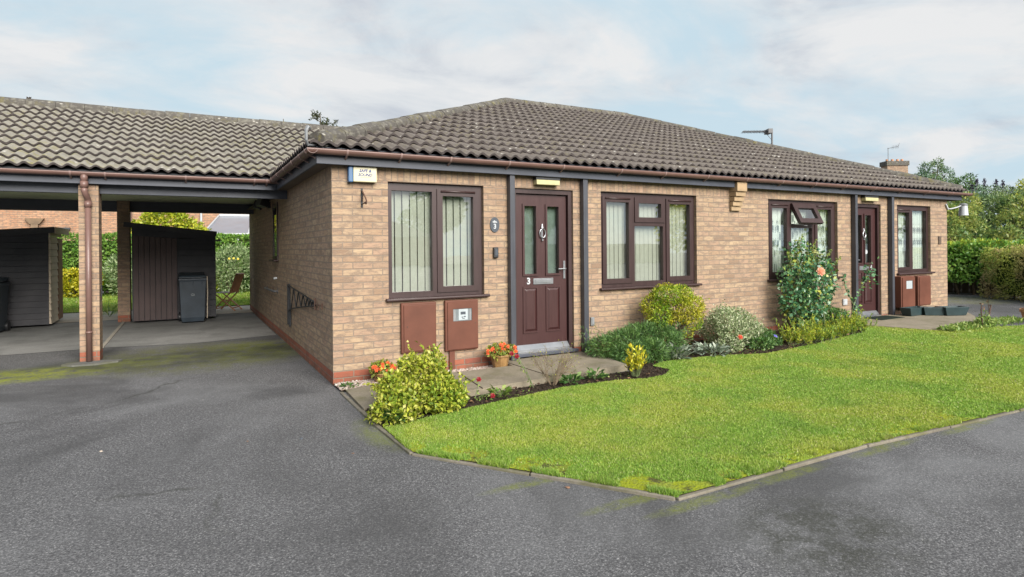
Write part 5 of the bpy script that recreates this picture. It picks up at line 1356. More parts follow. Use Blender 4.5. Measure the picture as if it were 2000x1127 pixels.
# --- peach rose against the far window
t = thing('rose_bush', (7.6, -.3, .04), 'tall leafy rose with one peach bloom before the lace curtained window', 'rose bush')
r_ = np.random.default_rng(21)
lb = [((7.35, -.36, .86), (.32, .22, .24)), ((7.72, -.38, .84), (.32, .24, .28)), ((7.30, -.36, .60), (.30, .2, .2)), ((7.70, -.40, .56), (.34, .22, .24)), ((8.05, -.32, .86), (.26, .2, .3)), ((7.52, -.38, .32), (.26, .18, .16)), ((7.16, -.30, .98), (.16, .14, .16)),
      ((7.42, -.32, 1.18), (.24, .16, .18), .75), ((7.78, -.30, 1.14), (.24, .16, .18), .7), ((8.10, -.28, 1.16), (.18, .14, .16), .7), ((8.12, -.26, .58), (.2, .14, .18), .6), ((7.2, -.3, .48), (.16, .14, .14), .5), ((7.36, -.30, 1.40), (.16, .12, .18), .45), ((7.62, -.30, 1.40), (.16, .12, .16), .4), ((7.95, -.28, 1.36), (.14, .12, .14), .4), ((8.3, -.28, 1.2), (.12, .1, .12), .4)]
n = 2700; P, A, N = cloud(lb, n, r_, .85, .16, -.03, .1, .7, .7)
N = unit(N+np.array([0, -.5, .3])); A = unit(A+np.array([0, -.1, -.25]))
leaf_quads(P, A, N, .076*r_.uniform(.5, 1.2, n), .052*r_.uniform(.6, 1.2, n), .12, 'foliage', L['rose'], t)
stems((7.6, -.3, .03), lb, .012, MAT['gstem'], t, 'stem', spread=.25, kink=.1, rng=r_)
m = MB(); P = []; A = []
for x, z0, x1, z1 in ((7.35, .9, 7.30, 1.50), (7.45, 1.0, 7.50, 1.66), (7.7, 1.0, 7.62, 1.52), (7.85, 1.0, 7.86, 1.58), (8.0, 1.0, 8.25, 1.42), (8.1, .95, 8.5, 1.28), (7.55, 1.1, 7.72, 1.38), (7.25, .9, 7.18, 1.38), (8.2, .9, 8.42, 1.05), (7.4, 1.0, 7.38, 1.36), (7.6, 1.0, 7.56, 1.30), (7.95, 1.0, 7.98, 1.38), (7.3, 1.0, 7.42, 1.58), (7.75, 1.1, 7.80, 1.46), (7.2, .3, 7.05, .62), (7.0, .06, 7.12, .42)):
    a = Vector((x, -.3, z0)); b = Vector((x1, -.34, z1)); mid = a.lerp(b, .5)+Vector((r_.uniform(-.03, .03), -.03, .02)); m.tube([a, mid, b], [.006, .005, .003], 5)
    for q in np.linspace(.15, 1, 9):
        p = a.lerp(b, q)
        for s in range(3): P.append(tuple(p)); A.append((r_.normal(), r_.normal()*.5-.3, r_.normal()*.5))
m.build('long_shoot', MAT['gstem'], t)
P = np.array(P); A = np.array(A); k = len(P)
leaf_quads(P, A, r_.normal(size=(k, 3))*.5+np.array([0, -.8, .7]), r_.uniform(.045, .085, k), r_.uniform(.028, .05, k), .12, 'young_leaves', L['roseyoung'], t)
flower_mesh('flower', .078, 7, L['peach'], t, (7.52, -.66, 1.07), (-.45, -.85, .25), 5, 3)
# --- single rose cane by the far post
t = thing('rose_cane', (8.85, -.35, .05), 'sparse single rose cane leaning past the post of the door numbered 4', 'rose cane')
m = MB(); P = []; A = []
for pts in ([(8.75, -.35, .05), (8.80, -.40, .45), (8.95, -.45, .75), (9.12, -.5, 1.03)], [(8.8, -.4, .45), (8.65, -.35, .75), (8.62, -.33, .98)], [(8.95, -.45, .72), (9.02, -.42, .9)], [(8.8, -.4, .3), (8.98, -.38, .42)], [(8.76, -.36, .2), (8.62, -.38, .32)]):
    m.tube(pts, [.008-.0016*i for i in range(len(pts))], 6)
    for a, b in zip(pts[:-1], pts[1:]):
        for q in np.linspace(.4, 1, 5):
            for s in range(3): P.append(tuple(Vector(a).lerp(Vector(b), q))); A.append((r_.normal(), r_.normal()*.6-.3, r_.normal()*.5))
for s in range(60): P.append((9.10+r_.normal()*.06, -.5+r_.normal()*.05, .98+r_.normal()*.09)); A.append((r_.normal(), r_.normal()-.4, r_.normal()*.5))
m.build('stem', MAT['gstem'], t)
P = np.array(P); A = np.array(A); k = len(P)
leaf_quads(P, A, r_.normal(size=(k, 3))*.5+np.array([0, -.8, .7]), r_.uniform(.05, .09, k), r_.uniform(.03, .055, k), .12, 'foliage', L['rose'], t)

# --- golden heather-like row
hg = 'golden feathery clumps edging the bed below the rose'
def tufts(name, x0, x1, y0, y1, h, nt, lab, seed):
    z = gz((x0+x1)/2)+.012
    t = thing(name, ((x0+x1)/2, (y0+y1)/2, z), lab, 'plant', hg); r = np.random.default_rng(seed); P = []; A = []; m = MB()
    for k in range(nt):
        q = r.random(); bx = x0+(x1-x0)*q+r.normal()*.03; by = y0+(y1-y0)*q+r.normal()*.10; hh = h*(.45+.75*r.random())*(.75+.35*math.sin(q*17+seed))
        d = Vector((r.normal()*.4, r.normal()*.4-.15, 1)).normalized(); e = Vector((bx, by, z))+d*hh
        m.tube([(bx, by, z), tuple(e)], [.004, .0015], 4, cap=False)
        for s in np.linspace(.25, 1, 12):
            p = Vector((bx, by, z)).lerp(e, s)
            for i in range(2): P.append(tuple(p)); A.append(tuple(d*.9+Vector(r.normal(size=3))*.45))
    m.tube([(x0, y0, z), (x1, y1, z)], .006, 5)
    P = np.array(P); A = np.array(A); k = len(P)
    leaf_quads(P, A, r.normal(size=(k, 3))+np.array([0, -.5, .5]), r.uniform(.03, .065, k), r.uniform(.007, .014, k), .15, 'foliage', L['heather'], t)
    m.build('stem', MAT['gstem'], t)
tufts('golden_feathery_clump', 6.25, 7.35, -1.05, -.92, .29, 190, 'widest golden feathery clump, nearest the violet flowered ground cover', 31)
tufts('golden_feathery_clump', 7.45, 8.05, -.90, -.78, .26, 90, 'golden feathery clump in the middle, right under the rose', 32)
tufts('golden_feathery_clump', 8.2, 8.72, -.72, -.5, .28, 85, 'golden feathery clump against the far porch post', 33)
lb = [((8.25, -.30, .25), (.22, .16, .18)), ((8.55, -.28, .22), (.18, .14, .16)), ((7.95, -.3, .2), (.2, .14, .14))]
bush('dusky_leaved_plant', (8.3, -.3, .04), 'dusky green leafy plant at the wall between the rose and the far post', 'plant', lb, 1500, .05, .03, L['cover'], 44, sr=.005, shell=.7)

# --- bare twiggy shrub and red flowers by the path
t = thing('twiggy_shrub', (2.02, -1.30, .03), 'nearly leafless twiggy shrub in the narrow bed before the near door', 'shrub')
r_ = np.random.default_rng(51); m = MB(); P = []
def twig(p, d, L_, r0, dep):
    e = p+d*L_; mid = p.lerp(e, .5)+Vector(r_.normal(size=3))*L_*.06; m.tube([p, mid, e], [r0, r0*.8, r0*.5], 4, cap=False); P.append(tuple(e))
    if dep:
        for k in range(3 if dep > 1 else 2):
            q = p.lerp(e, r_.uniform(.4, 1)); twig(q, (d+Vector(r_.normal(size=3))*.42+Vector((0, 0, .1))).normalized(), L_*r_.uniform(.5, .8), r0*.6, dep-1)
for k in range(13):
    a = r_.uniform(0, 6.28); twig(Vector((2.02+math.cos(a)*.03, -1.30+math.sin(a)*.03, .03)), Vector((math.cos(a)*.6, math.sin(a)*.35, 1)).normalized(), r_.uniform(.19, .28), .0038, 3)
m.build('branch', MAT['twig'], t)
P = np.array(P); sel = P[(r_.random(len(P)) < .35)]; k = len(sel)
leaf_quads(sel, r_.normal(size=(k, 3)), r_.normal(size=(k, 3))+np.array([0, 0, 1]), r_.uniform(.012, .02, k), r_.uniform(.007, .012, k), .2, 'foliage', L['gold'], t)
for i, (bx, by, fs, lab) in enumerate((((1.78), -1.30, ((1.60, -1.16, .38), (1.64, -1.20, .355)), 'thin stemmed plant with two dark red blooms by the twiggy shrub'),
                                        ((1.05), -1.42, ((1.12, -1.36, .20), (1.20, -1.50, .06)), 'thin stemmed plant with dark red blooms near the yellow edged bush'))):
    t = thing('red_flowered_plant', (bx, by, .03), lab, 'flowering plant'); m = MB(); P = []
    for f in fs:
        b = Vector((bx, by, .03)); e = Vector(f); m = MB(); m.tube([b, b.lerp(e, .5)+Vector((.01, 0, .03)), e], [.004, .003, .0025], 5); m.build('stem', MAT['gstem'], t)
        for q in np.linspace(.1, .9, 8): P.append(tuple(b.lerp(e, q)))
        flower_mesh('flower', .030, 6, L['redpetal'], t, f, (-.4, -.7, .6), 3, i)
    P = np.array(P*2); k = len(P); r2 = np.random.default_rng(60+i)
    leaf_quads(P, r2.normal(size=(k, 3)), r2.normal(size=(k, 3))+np.array([0, 0, 1]), r2.uniform(.025, .045, k), r2.uniform(.012, .02, k), .2, 'foliage', L['weed'], t)
for i, (bx, by, bz) in enumerate(((5.28, -.98, .24),)):
    t = thing('red_flowered_plant', (bx, by+.03, .03), 'single red bloom on a stem before the silvery shrub', 'flowering plant'); m = MB(); m.tube([(bx, by+.03, .03), (bx, by, bz)], .003, 5); m.build('stem', MAT['gstem'], t)
    flower_mesh('flower', .04, 6, L['redorange'], t, (bx, by, bz), (-.4, -.7, .5), 3, 5)
    r2 = np.random.default_rng(71); k = 14; leaf_quads(np.array([(bx, by+.02, .05+.01*q) for q in range(k)]), r2.normal(size=(k, 3)), r2.normal(size=(k, 3))+np.array([0, 0, 1]), .04, .02, .2, 'foliage', L['cover'], t)

# --- begonia pots
def begonia(x, y, z, h, r0, spread, nf, lab, seed):
    p = thing('flower_pot', (x, y, z), 'glazed ochre pot '+lab, 'flower pot', 'ochre pots along the pebble strip')
    m = MB(); m.lathe((x, y, z), [(r0*.62, 0), (r0*.72, h*.25), (r0*.94, h*.86), (r0*1.02, h*.87), (r0*1.04, h), (r0*.9, h), (r0*.85, h-.03)], 8, .1); m.build('body', MAT['pot'], p, bevel=.004)
    m = MB(); m.lathe((x, y, z), [(r0*.84, h-.05), (r0*.84, h-.029)], 16); m.build('compost', MAT['compost'], p)
    t = thing('begonia', (x, y, z+h), 'orange begonia blooming in the pot '+lab, 'begonia', 'orange begonias in ochre pots')
    r = np.random.default_rng(seed); lb = [((x, y, z+h+.04), (spread*.8, spread*.6, .08)), ((x-spread*.5, y-.02, z+h+.04), (spread*.5, spread*.45, .07)), ((x+spread*.5, y-.02, z+h+.03), (spread*.5, spread*.45, .07))]
    n = 420; P, A, N = cloud(lb, n, r, .7, z+h-.06, -.012); leaf_quads(P, A, N, .045*r.uniform(.6, 1.2, n), .032*r.uniform(.6, 1.2, n), .2, 'foliage', L['begleaf'], t)
    m = MB()
    for k in range(9):
        a = r.uniform(0, 6.28); m.tube([(x, y, z+h-.03), (x+math.cos(a)*spread*.6, min(-.03, y+math.sin(a)*spread*.4), z+h+.06)], .004, 5)
    m.build('stem', MAT['gstem'], t)
    f0 = flower_mesh('flower', .026, 5, L['orange'], t, (x, y, z+h+.1), (-.3, -.85, .4), 3, seed)
    c0 = Vector((x, y, z+h+.1))
    for k in range(nf-1):
        u = r.uniform(-1, 1); o = f0.copy(); COL.objects.link(o); o.parent = t; ORG[o.name] = ORG[f0.name]
        q = Vector((x+u*spread*1.05, min(-.04, y-.03-spread*.5*r.random()), z+h+.02+.11*r.random()*(1-.5*u*u)))
        o.rotation_euler = (0, 0, 0); o.location = q-c0; o.scale = (1, 1, 1)
begonia(1.95, -.22, .02, .18, .128, .19, 26, 'beside the near porch post', 81)
begonia(.48, -.19, .02, .11, .10, .12, 20, 'half hidden behind the yellow edged bush', 82)

# --- plants near the far path
z0 = gz(10.2)+.03
t = thing('budding_twig_plant', (10.2, -1.74, z0), 'dark upright twigs over bright green leaves at the far lawn edge', 'plant')
m = MB()
for pts in ([(10.15, -1.74, z0), (10.12, -1.74, z0+.22), (10.10, -1.75, z0+.36)], [(10.15, -1.74, z0), (10.16, -1.72, z0+.28)], [(10.25, -1.74, z0), (10.36, -1.75, z0+.16), (10.35, -1.75, z0+.30), (10.31, -1.75, z0+.40)], [(10.36, -1.75, z0+.17), (10.42, -1.75, z0+.34)]): m.tube(pts, [.012, .010, .007, .004][:len(pts)], 6)
m.build('twig', MAT['rust'], t)
r2 = np.random.default_rng(91); n = 260; P, A, N = cloud([((10.2, -1.76, z0+.07), (.14, .12, .10)), ((10.22, -1.74, z0+.16), (.06, .06, .1), .5)], n, r2, .7, z0); leaf_quads(P, A, N, .05, .022, .2, 'foliage', L['weed'], t)
P = np.array([(10.10, -1.75, z0+.37), (10.31, -1.75, z0+.41), (10.42, -1.75, z0+.34), (10.17, -1.75, z0+.3)]*4); k = len(P); leaf_quads(P, r2.normal(size=(k, 3)), r2.normal(size=(k, 3)), .034, .02, .2, 'red_leaves', L['litter'], t)
sx, sy = r2.uniform(9.15, 11.5, 1500), None
yy = -1.44-.10*r2.random(1500)-.14*np.abs(r2.normal(size=1500))-.10*(sx > 10.5)*0
k = 1500; P = np.c_[sx, np.where(sx > 10.6, yy+.1*(sx-10.6)*0, yy)-.06, vgz(sx)+.035]
o = leaf_quads(P, np.c_[r2.normal(size=(k, 2))*.6, r2.uniform(.4, 1.2, k)], r2.normal(size=(k, 3))+np.array([0, 0, .8]), r2.uniform(.04, .10, k), r2.uniform(.015, .035, k), .2, 'weeds', L['weed']); tag(o, kind='stuff')
z1 = gz(11.6)
t = thing('terracotta_pot', (11.66, -1.80, z1+.03), 'terracotta pot cut by the photo edge at the far lawn end', 'flower pot')
m = MB(); m.lathe((11.66, -1.80, z1+.03), [(.085, 0), (.115, .15), (.13, .151), (.135, .20), (.115, .20), (.11, .17)], 24); m.build('body', MAT['terra'], t)
m = MB(); m.lathe((11.66, -1.80, z1+.03), [(.109, .12), (.109, .172)], 20); m.build('compost', MAT['compost'], t)
r2 = np.random.default_rng(95); k = 60; leaf_quads(np.c_[11.66+r2.normal(size=k)*.05, -1.8+r2.normal(size=k)*.05, np.full(k, z1+.2)], r2.normal(size=(k, 3))+np.array([0, 0, 1.2]), r2.normal(size=(k, 3)), .07, .02, .2, 'dry_plant', L['litter'], t)

# leaf litter in the bed (uncountable)
k = 900; r2 = np.random.default_rng(97); P = np.c_[r2.uniform(.05, 8.7, k), r2.uniform(-1.85, -.1, k), np.zeros(k)]; P = P[in_poly(P[:, 0], P[:, 1], BED)]; k = len(P); P[:, 2] = vgz(P[:, 0])+.035
o = leaf_quads(P, np.c_[r2.normal(size=(k, 2)), np.zeros(k)], np.c_[r2.normal(size=(k, 2))*.4, np.ones(k)], r2.uniform(.02, .05, k), r2.uniform(.012, .03, k), .3, 'leaf_litter', L['litter']); tag(o, kind='stuff')
k = 2600; P = np.c_[r2.uniform(.05, 8.7, k), r2.uniform(-1.85, -.1, k), np.zeros(k)]; P = P[in_poly(P[:, 0], P[:, 1], BED)]; k = len(P); P[:, 2] = vgz(P[:, 0])+.025
kk = (np.sin(P[:, 0]*5.1)+np.sin(P[:, 1]*9+P[:, 0]*2) > .1); P = P[kk]; k = len(P)
o = leaf_quads(P, np.c_[r2.normal(size=(k, 2)), r2.uniform(.1, .9, k)], np.c_[r2.normal(size=(k, 2))*.5, np.ones(k)], r2.uniform(.015, .04, k), r2.uniform(.008, .02, k), .2, 'small_weeds', L['weed']); tag(o, kind='stuff')

# fallen leaves and stones on the drive
for x, y, s, lab in ((-2.34, -3.66, .030, 'curled brown leaf near the left photo edge'), (-1.73, -3.84, .022, 'small brown leaf on the drive below the curled one'), (.66, -3.60, .022, 'orange brown leaf against the kerb'), (.05, -1.98, .02, 'brown leaf at the driveway corner of the kerb'), (-.35, -2.3, .014, 'tiny tan leaf on the drive beside the kerb corner'), (-1.0, -1.6, .014, 'tiny tan leaf midway across the drive')):
    fallen('fallen_leaf', x, y, s, LEAFM, lab, fl)
for x, y, s, lab in ((-1.98, -1.3, .012, 'small pale stone on the drive'), (-.62, -1.75, .014, 'dark pebble on the drive near the path')):
    m = MB(); n = 8
    vs = [(x+s*math.cos(6.28*k/n)*random.uniform(.8, 1.2), y+s*.8*math.sin(6.28*k/n), .001) for k in range(n)]+[(x+s*.6*math.cos(6.28*k/n), y+s*.5*math.sin(6.28*k/n), s*.7) for k in range(n)]
    m.add(vs, [(k, (k+1) % n, n+(k+1) % n, n+k) for k in range(n)]+[tuple(range(n, 2*n))]); o = m.build('loose_stone', MAT['stone'] if 'pale' in lab else MAT['slate'], org=(x, y, 0)); tag(o, lab, 'stone')

# ------------------------------------------------------------------ hedges and trees
def hedge(name, a, b, w, z0, z1, label, n, l, wd, mat, seed, top=None, ntop=0, jitter=.06, stems_=0, zlow=None, group=None):
    a, b = Vector((a[0], a[1], 0)), Vector((b[0], b[1], 0)); d = (b-a).normalized(); s = Vector((-d.y, d.x, 0)); L_ = (b-a).length; c = (a+b)/2
    t = thing(name, (c.x, c.y, z0), label, 'hedge', group); r = np.random.default_rng(seed); zl = zlow if zlow is not None else z0
    def pts(n, face):
        u = r.random(n)*L_; v = r.uniform(-.5, .5, n)*w; z = r.uniform(zl, z1, n); nn = np.zeros((n, 3))
        dn, sn = np.array(d), np.array(s)
        f = r.choice(5, n, p=face)
        v = np.where(f == 0, -w/2, np.where(f == 1, w/2, v)); z = np.where(f == 2, z1, z); u = np.where(f == 3, 0, np.where(f == 4, L_, u))
        nn[f == 0] = -sn; nn[f == 1] = sn; nn[f == 2] = (0, 0, 1); nn[f == 3] = -dn; nn[f == 4] = dn
        bump = jitter*(np.sin(u*4.1+z*3)+np.sin(u*9.7-z*7+v*5))*.6-r.random(n)**2*.16
        P = np.array(a)+np.outer(u, dn)+np.outer(v, sn); P[:, 2] = z; P += nn*bump[:, None]
        return P, nn
    P, nn = pts(n, [.42, .2, .2, .09, .09])
    leaf_quads(P, nn*.5+r.normal(size=(n, 3))*.7+np.array([0, 0, .3]), nn+r.normal(size=(n, 3))*.5+np.array([0, 0, .4]), l*r.uniform(.6, 1.3, n), wd*r.uniform(.6, 1.3, n), .2, 'foliage', mat, t)
    if top is not None:
        P, nn = pts(ntop, [.0, .0, 1, .0, .0]); leaf_quads(P, r.normal(size=(ntop, 3))*.5+np.array([0, 0, 1]), r.normal(size=(ntop, 3))+np.array([0, 0, .5]), l*r.uniform(.7, 1.3, ntop), wd*r.uniform(.6, 1.2, ntop), .2, 'fresh_growth', top, t)
    m = MB(); k = max(6, int(L_*3))
    for i in range(k):
        p = a.lerp(b, (i+.5)/k)+s*r.uniform(-.3, .3)*w*.6; q = p+d*r.uniform(-.25, .25)+s*r.uniform(-.2, .2)
        zt = z0+(z1-z0)*.85
        m.tube([(p.x, p.y, z0-.03), ((p.x+q.x)/2, (p.y+q.y)/2, z0+(zt-z0)*.4), (q.x, q.y, zt)], [.035, .026, .012], 6)
    m.build('trunk', MAT['bark'], t)
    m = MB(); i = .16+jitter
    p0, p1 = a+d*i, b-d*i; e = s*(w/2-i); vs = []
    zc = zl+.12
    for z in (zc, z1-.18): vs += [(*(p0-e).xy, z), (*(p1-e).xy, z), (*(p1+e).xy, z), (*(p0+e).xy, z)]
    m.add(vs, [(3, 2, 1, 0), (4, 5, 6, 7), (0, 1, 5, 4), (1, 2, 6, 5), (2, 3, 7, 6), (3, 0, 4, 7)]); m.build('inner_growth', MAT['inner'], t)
    return t
gR = .1
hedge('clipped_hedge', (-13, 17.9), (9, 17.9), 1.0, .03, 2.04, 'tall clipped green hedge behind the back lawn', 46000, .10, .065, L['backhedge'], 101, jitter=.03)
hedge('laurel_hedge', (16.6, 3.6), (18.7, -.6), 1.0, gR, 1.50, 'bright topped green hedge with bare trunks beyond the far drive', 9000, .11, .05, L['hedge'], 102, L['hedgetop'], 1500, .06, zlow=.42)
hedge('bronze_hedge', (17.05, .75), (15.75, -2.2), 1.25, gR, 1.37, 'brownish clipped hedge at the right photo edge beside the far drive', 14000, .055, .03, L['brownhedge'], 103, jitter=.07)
t = thing('board_fence', (18.0, 1.6, .1), 'low grey board fence seen under the bright topped hedge', 'fence')
m = MB(); a = Vector((17.25, 3.6, 0)); b = Vector((19.2, -.3, 0)); n = 24; d = (b-a).normalized()
for i in range(n):
    p = a.lerp(b, (i+.5)/n); m.obox((p.x, p.y, .5), d, (-d.y, d.x, 0), (0, 0, 1), .0895, .012, .42+.02*math.sin(i*5))
m.build('board', MAT['fenceboard'], t)
m = MB()
for z in (.25, .75): m.beam((a.x+.04, a.y, z), (b.x+.04, b.y, z), .04, .07)
m.build('rail', MAT['fenceboard'], t)

def tree(name, base, label, lobes, n, l, w, mat, seed, cat='tree', group=None, r0=.12, zmin=.3, extra=None, shell=.55):
    t = thing(name, base, label, cat, group); r = np.random.default_rng(seed)
    P, A, N = cloud(lobes, n, r, shell, zmin, None, .25, .8, .6)
    leaf_quads(P, A, N, l*r.uniform(.6, 1.3, n), w*r.uniform(.6, 1.3, n), .2, 'crown', mat, t)
    m = MB(); b = Vector(base); top = max(l_[0][2] for l_ in lobes)
    cx = sum(l_[0][0] for l_ in lobes)/len(lobes); cy = sum(l_[0][1] for l_ in lobes)/len(lobes)
    sp = [b+Vector((0, 0, -.05)), b+Vector(((cx-b.x)*.3, (cy-b.y)*.3, (top-b.z)*.35)), Vector((cx, cy, b.z+(top-b.z)*.8))]
    m.tube(sp, [r0, r0*.75, r0*.25], 9)
    for l_ in lobes:
        c = Vector(l_[0]); q = sp[1].lerp(sp[2], r.uniform(0, .5)); m.tube([q, q.lerp(c, .5)+Vector((0, 0, -.1*l_[1][2])), c], [r0*.4, r0*.28, r0*.1], 6)
        for k in range(4):
            e = c+Vector(r.normal(size=3))*l_[1][0]*.5; m.tube([c, e], [r0*.12, r0*.03], 5)
    m.build('trunk', MAT['bark'], t, smooth=True)
    return t
def lobes_at(items):
    """(photo x, photo y, depth, radius m, z squash) -> lobes standing at that depth"""
    out = []
    for x, y, dp, rr, sq in items:
        c = at(x, y, dp); out.append(((c.x, c.y, c.z), (rr, rr, rr*sq)))
    return out
def ground_under(x, dp): c = at(x, 480, dp); return (c.x, c.y, gR)
sg = 'tall mixed shrubs beyond the far hedge'
tree('tall_shrub', ground_under(1875, 21), 'yellow green tall shrub showing under the far eaves beside the corner lamp', lobes_at([(1850, 452, 20.5, 0.52, 1), (1872, 432, 21, 0.57, 1), (1885, 402, 21.5, 0.47, 1), (1865, 472, 20, 0.47, 1), (1845, 417, 21, 0.38, 1), (1898, 457, 20.5, 0.52, 1)]), 5200, .13, .05, L['laurel'], 111, 'shrub', sg, .06)
tree('tall_shrub', ground_under(1925, 22), 'dense dark green tall shrub behind the corner lamp shade', lobes_at([(1915, 439, 21.5, 0.55, 1), (1935, 414, 22, 0.60, 1), (1925, 469, 21, 0.55, 1), (1955, 444, 21.5, 0.55, 1), (1915, 399, 22, 0.37, .9), (1945, 396, 22.5, 0.41, .9)]), 5600, .13, .045, L['bluegreen'], 112, 'shrub', sg, .06)
tree('tall_shrub', ground_under(1985, 21), 'broad mottled tall shrub above the bronze hedge at the photo edge', lobes_at([(1985, 444, 20.5, 0.64, 1), (1990, 409, 21, 0.55, 1), (2025, 434, 21, 0.74, 1), (1968, 469, 20, 0.46, 1), (2010, 469, 20.5, 0.55, 1), (1975, 404, 21.5, 0.41, .9), (2050, 404, 21, 0.74, 1)]), 6500, .13, .05, L['laurel'], 113, 'shrub', sg, .07)
tree('tall_shrub', ground_under(2010, 24), 'yellow green tall shrub rising highest at the right photo edge', lobes_at([(2000, 391, 24, 0.47, 1.0), (2030, 381, 24, 0.68, 1.0), (1998, 366, 24.5, 0.21, 1.5), (1983, 394, 24, 0.30, 1), (2060, 381, 24, 0.68, 1)]), 4200, .12, .04, L['limetree'], 114, 'shrub', sg, .08)
t = tree('buddleia', ground_under(1930, 23), 'thin shrub with dark upright flower spikes against the sky', lobes_at([(1910, 378, 23, .35, .8), (1935, 380, 23, .4, .8), (1958, 378, 23, .35, .8), (1980, 380, 23, .3, .7), (1900, 385, 22.8, .3, .8)]), 1500, .13, .03, L['bluegreen'], 115, 'shrub', None, .05)
r2 = np.random.default_rng(116); m = MB()
for x, y0, y1, dx in ((1906, 375, 351, 2), (1919, 375, 350, 3), (1900, 382, 362, -2), (1943, 377, 350, 2), (1955, 380, 352, 3), (1972, 382, 366, 4)):
    a, b = at(x, y0+12, 23), at(x+dx, y0-(y0-y1)*.35, 23); e = at(x+dx*1.2, y1, 23)
    m.tube([a, b], [.02, .012], 5)
    k = 90; q = r2.random(k); P = np.array([tuple(b.lerp(e, s)) for s in q])+r2.normal(size=(k, 3))*.05*(1.1-q)[:, None]
    leaf_quads(P, r2.normal(size=(k, 3))+np.array([0, 0, .5]), r2.normal(size=(k, 3)), .06, .04, .2, 'flower_spike', L['purple'], t)
m.build('flower_stem', MAT['bark'], t)
tree('conifer_tree', ground_under(1825, 32), 'loose blue green tree rising behind the right end of the roof', lobes_at([(1800, 357, 32, 0.55, 1), (1822, 337, 32, 0.58, 1), (1842, 347, 32, 0.55, 1), (1815, 362, 31.5, 0.62, 1), (1850, 364, 32, 0.47, 1), (1832, 320, 32, 0.27, 1.1), (1806, 327, 32, 0.27, 1), (1865, 357, 32.5, 0.23, 1), (1788, 350, 32, 0.23, 1), (1835, 392, 32, 0.94, 1)]), 4200, .13, .055, L['bluegreen'], 117, 'tree', None, .16)
tree('conifer_tree', ground_under(1890, 30), 'small dark tree between the loose tree and the flower spikes', lobes_at([(1885, 362, 30, .45, 1), (1895, 350, 30, .25, 1.2), (1875, 368, 30, .4, 1), (1892, 385, 30, .7, 1)]), 1500, .15, .05, L['juniper'], 118, 'tree', None, .1)
# --- trees seen over the carport ridge
def sparse_tree(x, ytop, spread, dp, lab, seed):
    b = ground_under(x, dp); t = thing('sparse_tree', (b[0], b[1], 0), lab, 'tree'); r = np.random.default_rng(seed); m = MB(); P = []; top = at(x, ytop, dp).z; sp = spread/CAM_F*dp
    def br(p, d, L_, r0, dep):
        e = p+d*L_; m.tube([p, p.lerp(e, .5)+Vector(r.normal(size=3))*L_*.05, e], [r0, r0*.7, r0*.35], 5, cap=False)
        for q in np.linspace(.3, 1, 5): P.append(tuple(p.lerp(e, q)))
        if dep:
            for k in range(4):
                q = p.lerp(e, r.uniform(.25, 1)); br(q, (d*.6+Vector(r.normal(size=3))*.55+Vector((0, 0, .45))).normalized(), L_*r.uniform(.4, .65), r0*.5, dep-1)
    trunk = [(b[0], b[1], 0), (b[0]+.2, b[1], top*.5), (b[0], b[1]+.1, top-.15)]; m.tube(trunk, [.22, .15, .02], 8)
    for k in range(16):
        z = top*(.35+.62*k/16); a = r.uniform(0, 6.28); f = (1-.55*(k/16)**2)
        br(Vector((b[0]+.1, b[1], z)), Vector((math.cos(a), math.sin(a), .55)).normalized(), sp*f*.75, .05*f, 2)
    m.build('trunk', MAT['bark'], t)
    P = np.array(P); k = len(P); P = P+r.normal(size=(k, 3))*.06
    leaf_quads(P, r.normal(size=(k, 3))+np.array([0, 0, .4]), r.normal(size=(k, 3)), r.uniform(.10, .22, k), r.uniform(.05, .10, k), .2, 'crown', L['darktree'], t)
sparse_tree(628, 218, 64, 36, 'thin topped tree showing above the carport ridge beside the hip', 121)
sparse_tree(556, 227, 10, 38, 'single thin tree tip above the carport ridge, left of the other', 122)

# --- garden behind the carport
tree('lime_foliage_tree', (-2.0, 19.7, 0), 'lime green tree between the back hedge and the brick house', [((-2.0, 19.7, 2.4), (.9, .8, .65)), ((-2.6, 19.6, 2.25), (.6, .6, .5)), ((-1.35, 19.7, 2.2), (.6, .6, .5)), ((-2.1, 19.6, 2.75), (.6, .6, .4)), ((-1.0, 19.6, 2.0), (.5, .5, .4))], 3800, .16, .08, L['limetree'], 131, 'tree', None, .07, zmin=1.2)
def gbush(name, lab, x, y, rx, h, n, l, w, mat, seed, ry=None):
    return bush(name, (x, y, .03), lab, 'shrub', dome((x, y, h*.35), (rx, ry or rx*.8, h*.62), 6, .5, seed), n, l, w, mat, seed, sr=.015, zmin=.04)
gbush('golden_shrub', 'bright yellow shrub behind the pale ended shed', -4.33, 16.4, .75, .98, 2600, .09, .055, L['goldshrub'], 141)
gbush('pale_garden_shrub', 'pale feathery shrub seen between the two front brick pillars', -3.1, 16.3, .62, 1.5, 2600, .14, .035, L['silvershrub'], 142)
gbush('pale_garden_shrub', 'tall pale green shrub behind the garden chair', .0, 15.6, .75, 1.75, 3600, .12, .035, L['silvershrub'], 143)
gbush('green_garden_shrub', 'green leafy shrub at the house end behind the garden chair', .85, 15.9, .55, 1.35, 2400, .12, .05, L['cover'], 144)
t = gbush('yellow_green_shrub', 'yellow green shrub low behind the black shed', -.85, 15.7, .5, .95, 1800, .09, .045, L['limetree'], 145)
t = thing('yellow_flower', (.05, 14.95, .03), 'yellow flowers on stems before the tall pale shrub', 'flowers'); m = MB()
for k in range(3):
    x = .05+.13*k-.2; z = 1.22+.05*math.sin(k*3); m.tube([(x, 14.95, .03), (x, 14.9, z)], .006, 5)
    flower_mesh('flower', .04, 8, L['yflower'], t, (x, 14.88, z), (0, -1, .3), 1, k)
m.build('stem', MAT['gstem'], t)
rosette('grass_tuft', -2.93, 9.6, .015, .16, .24, 90, .26, .018, L['weed'], 'yellow green grassy tuft at the foot of the back pillar', seed=151)

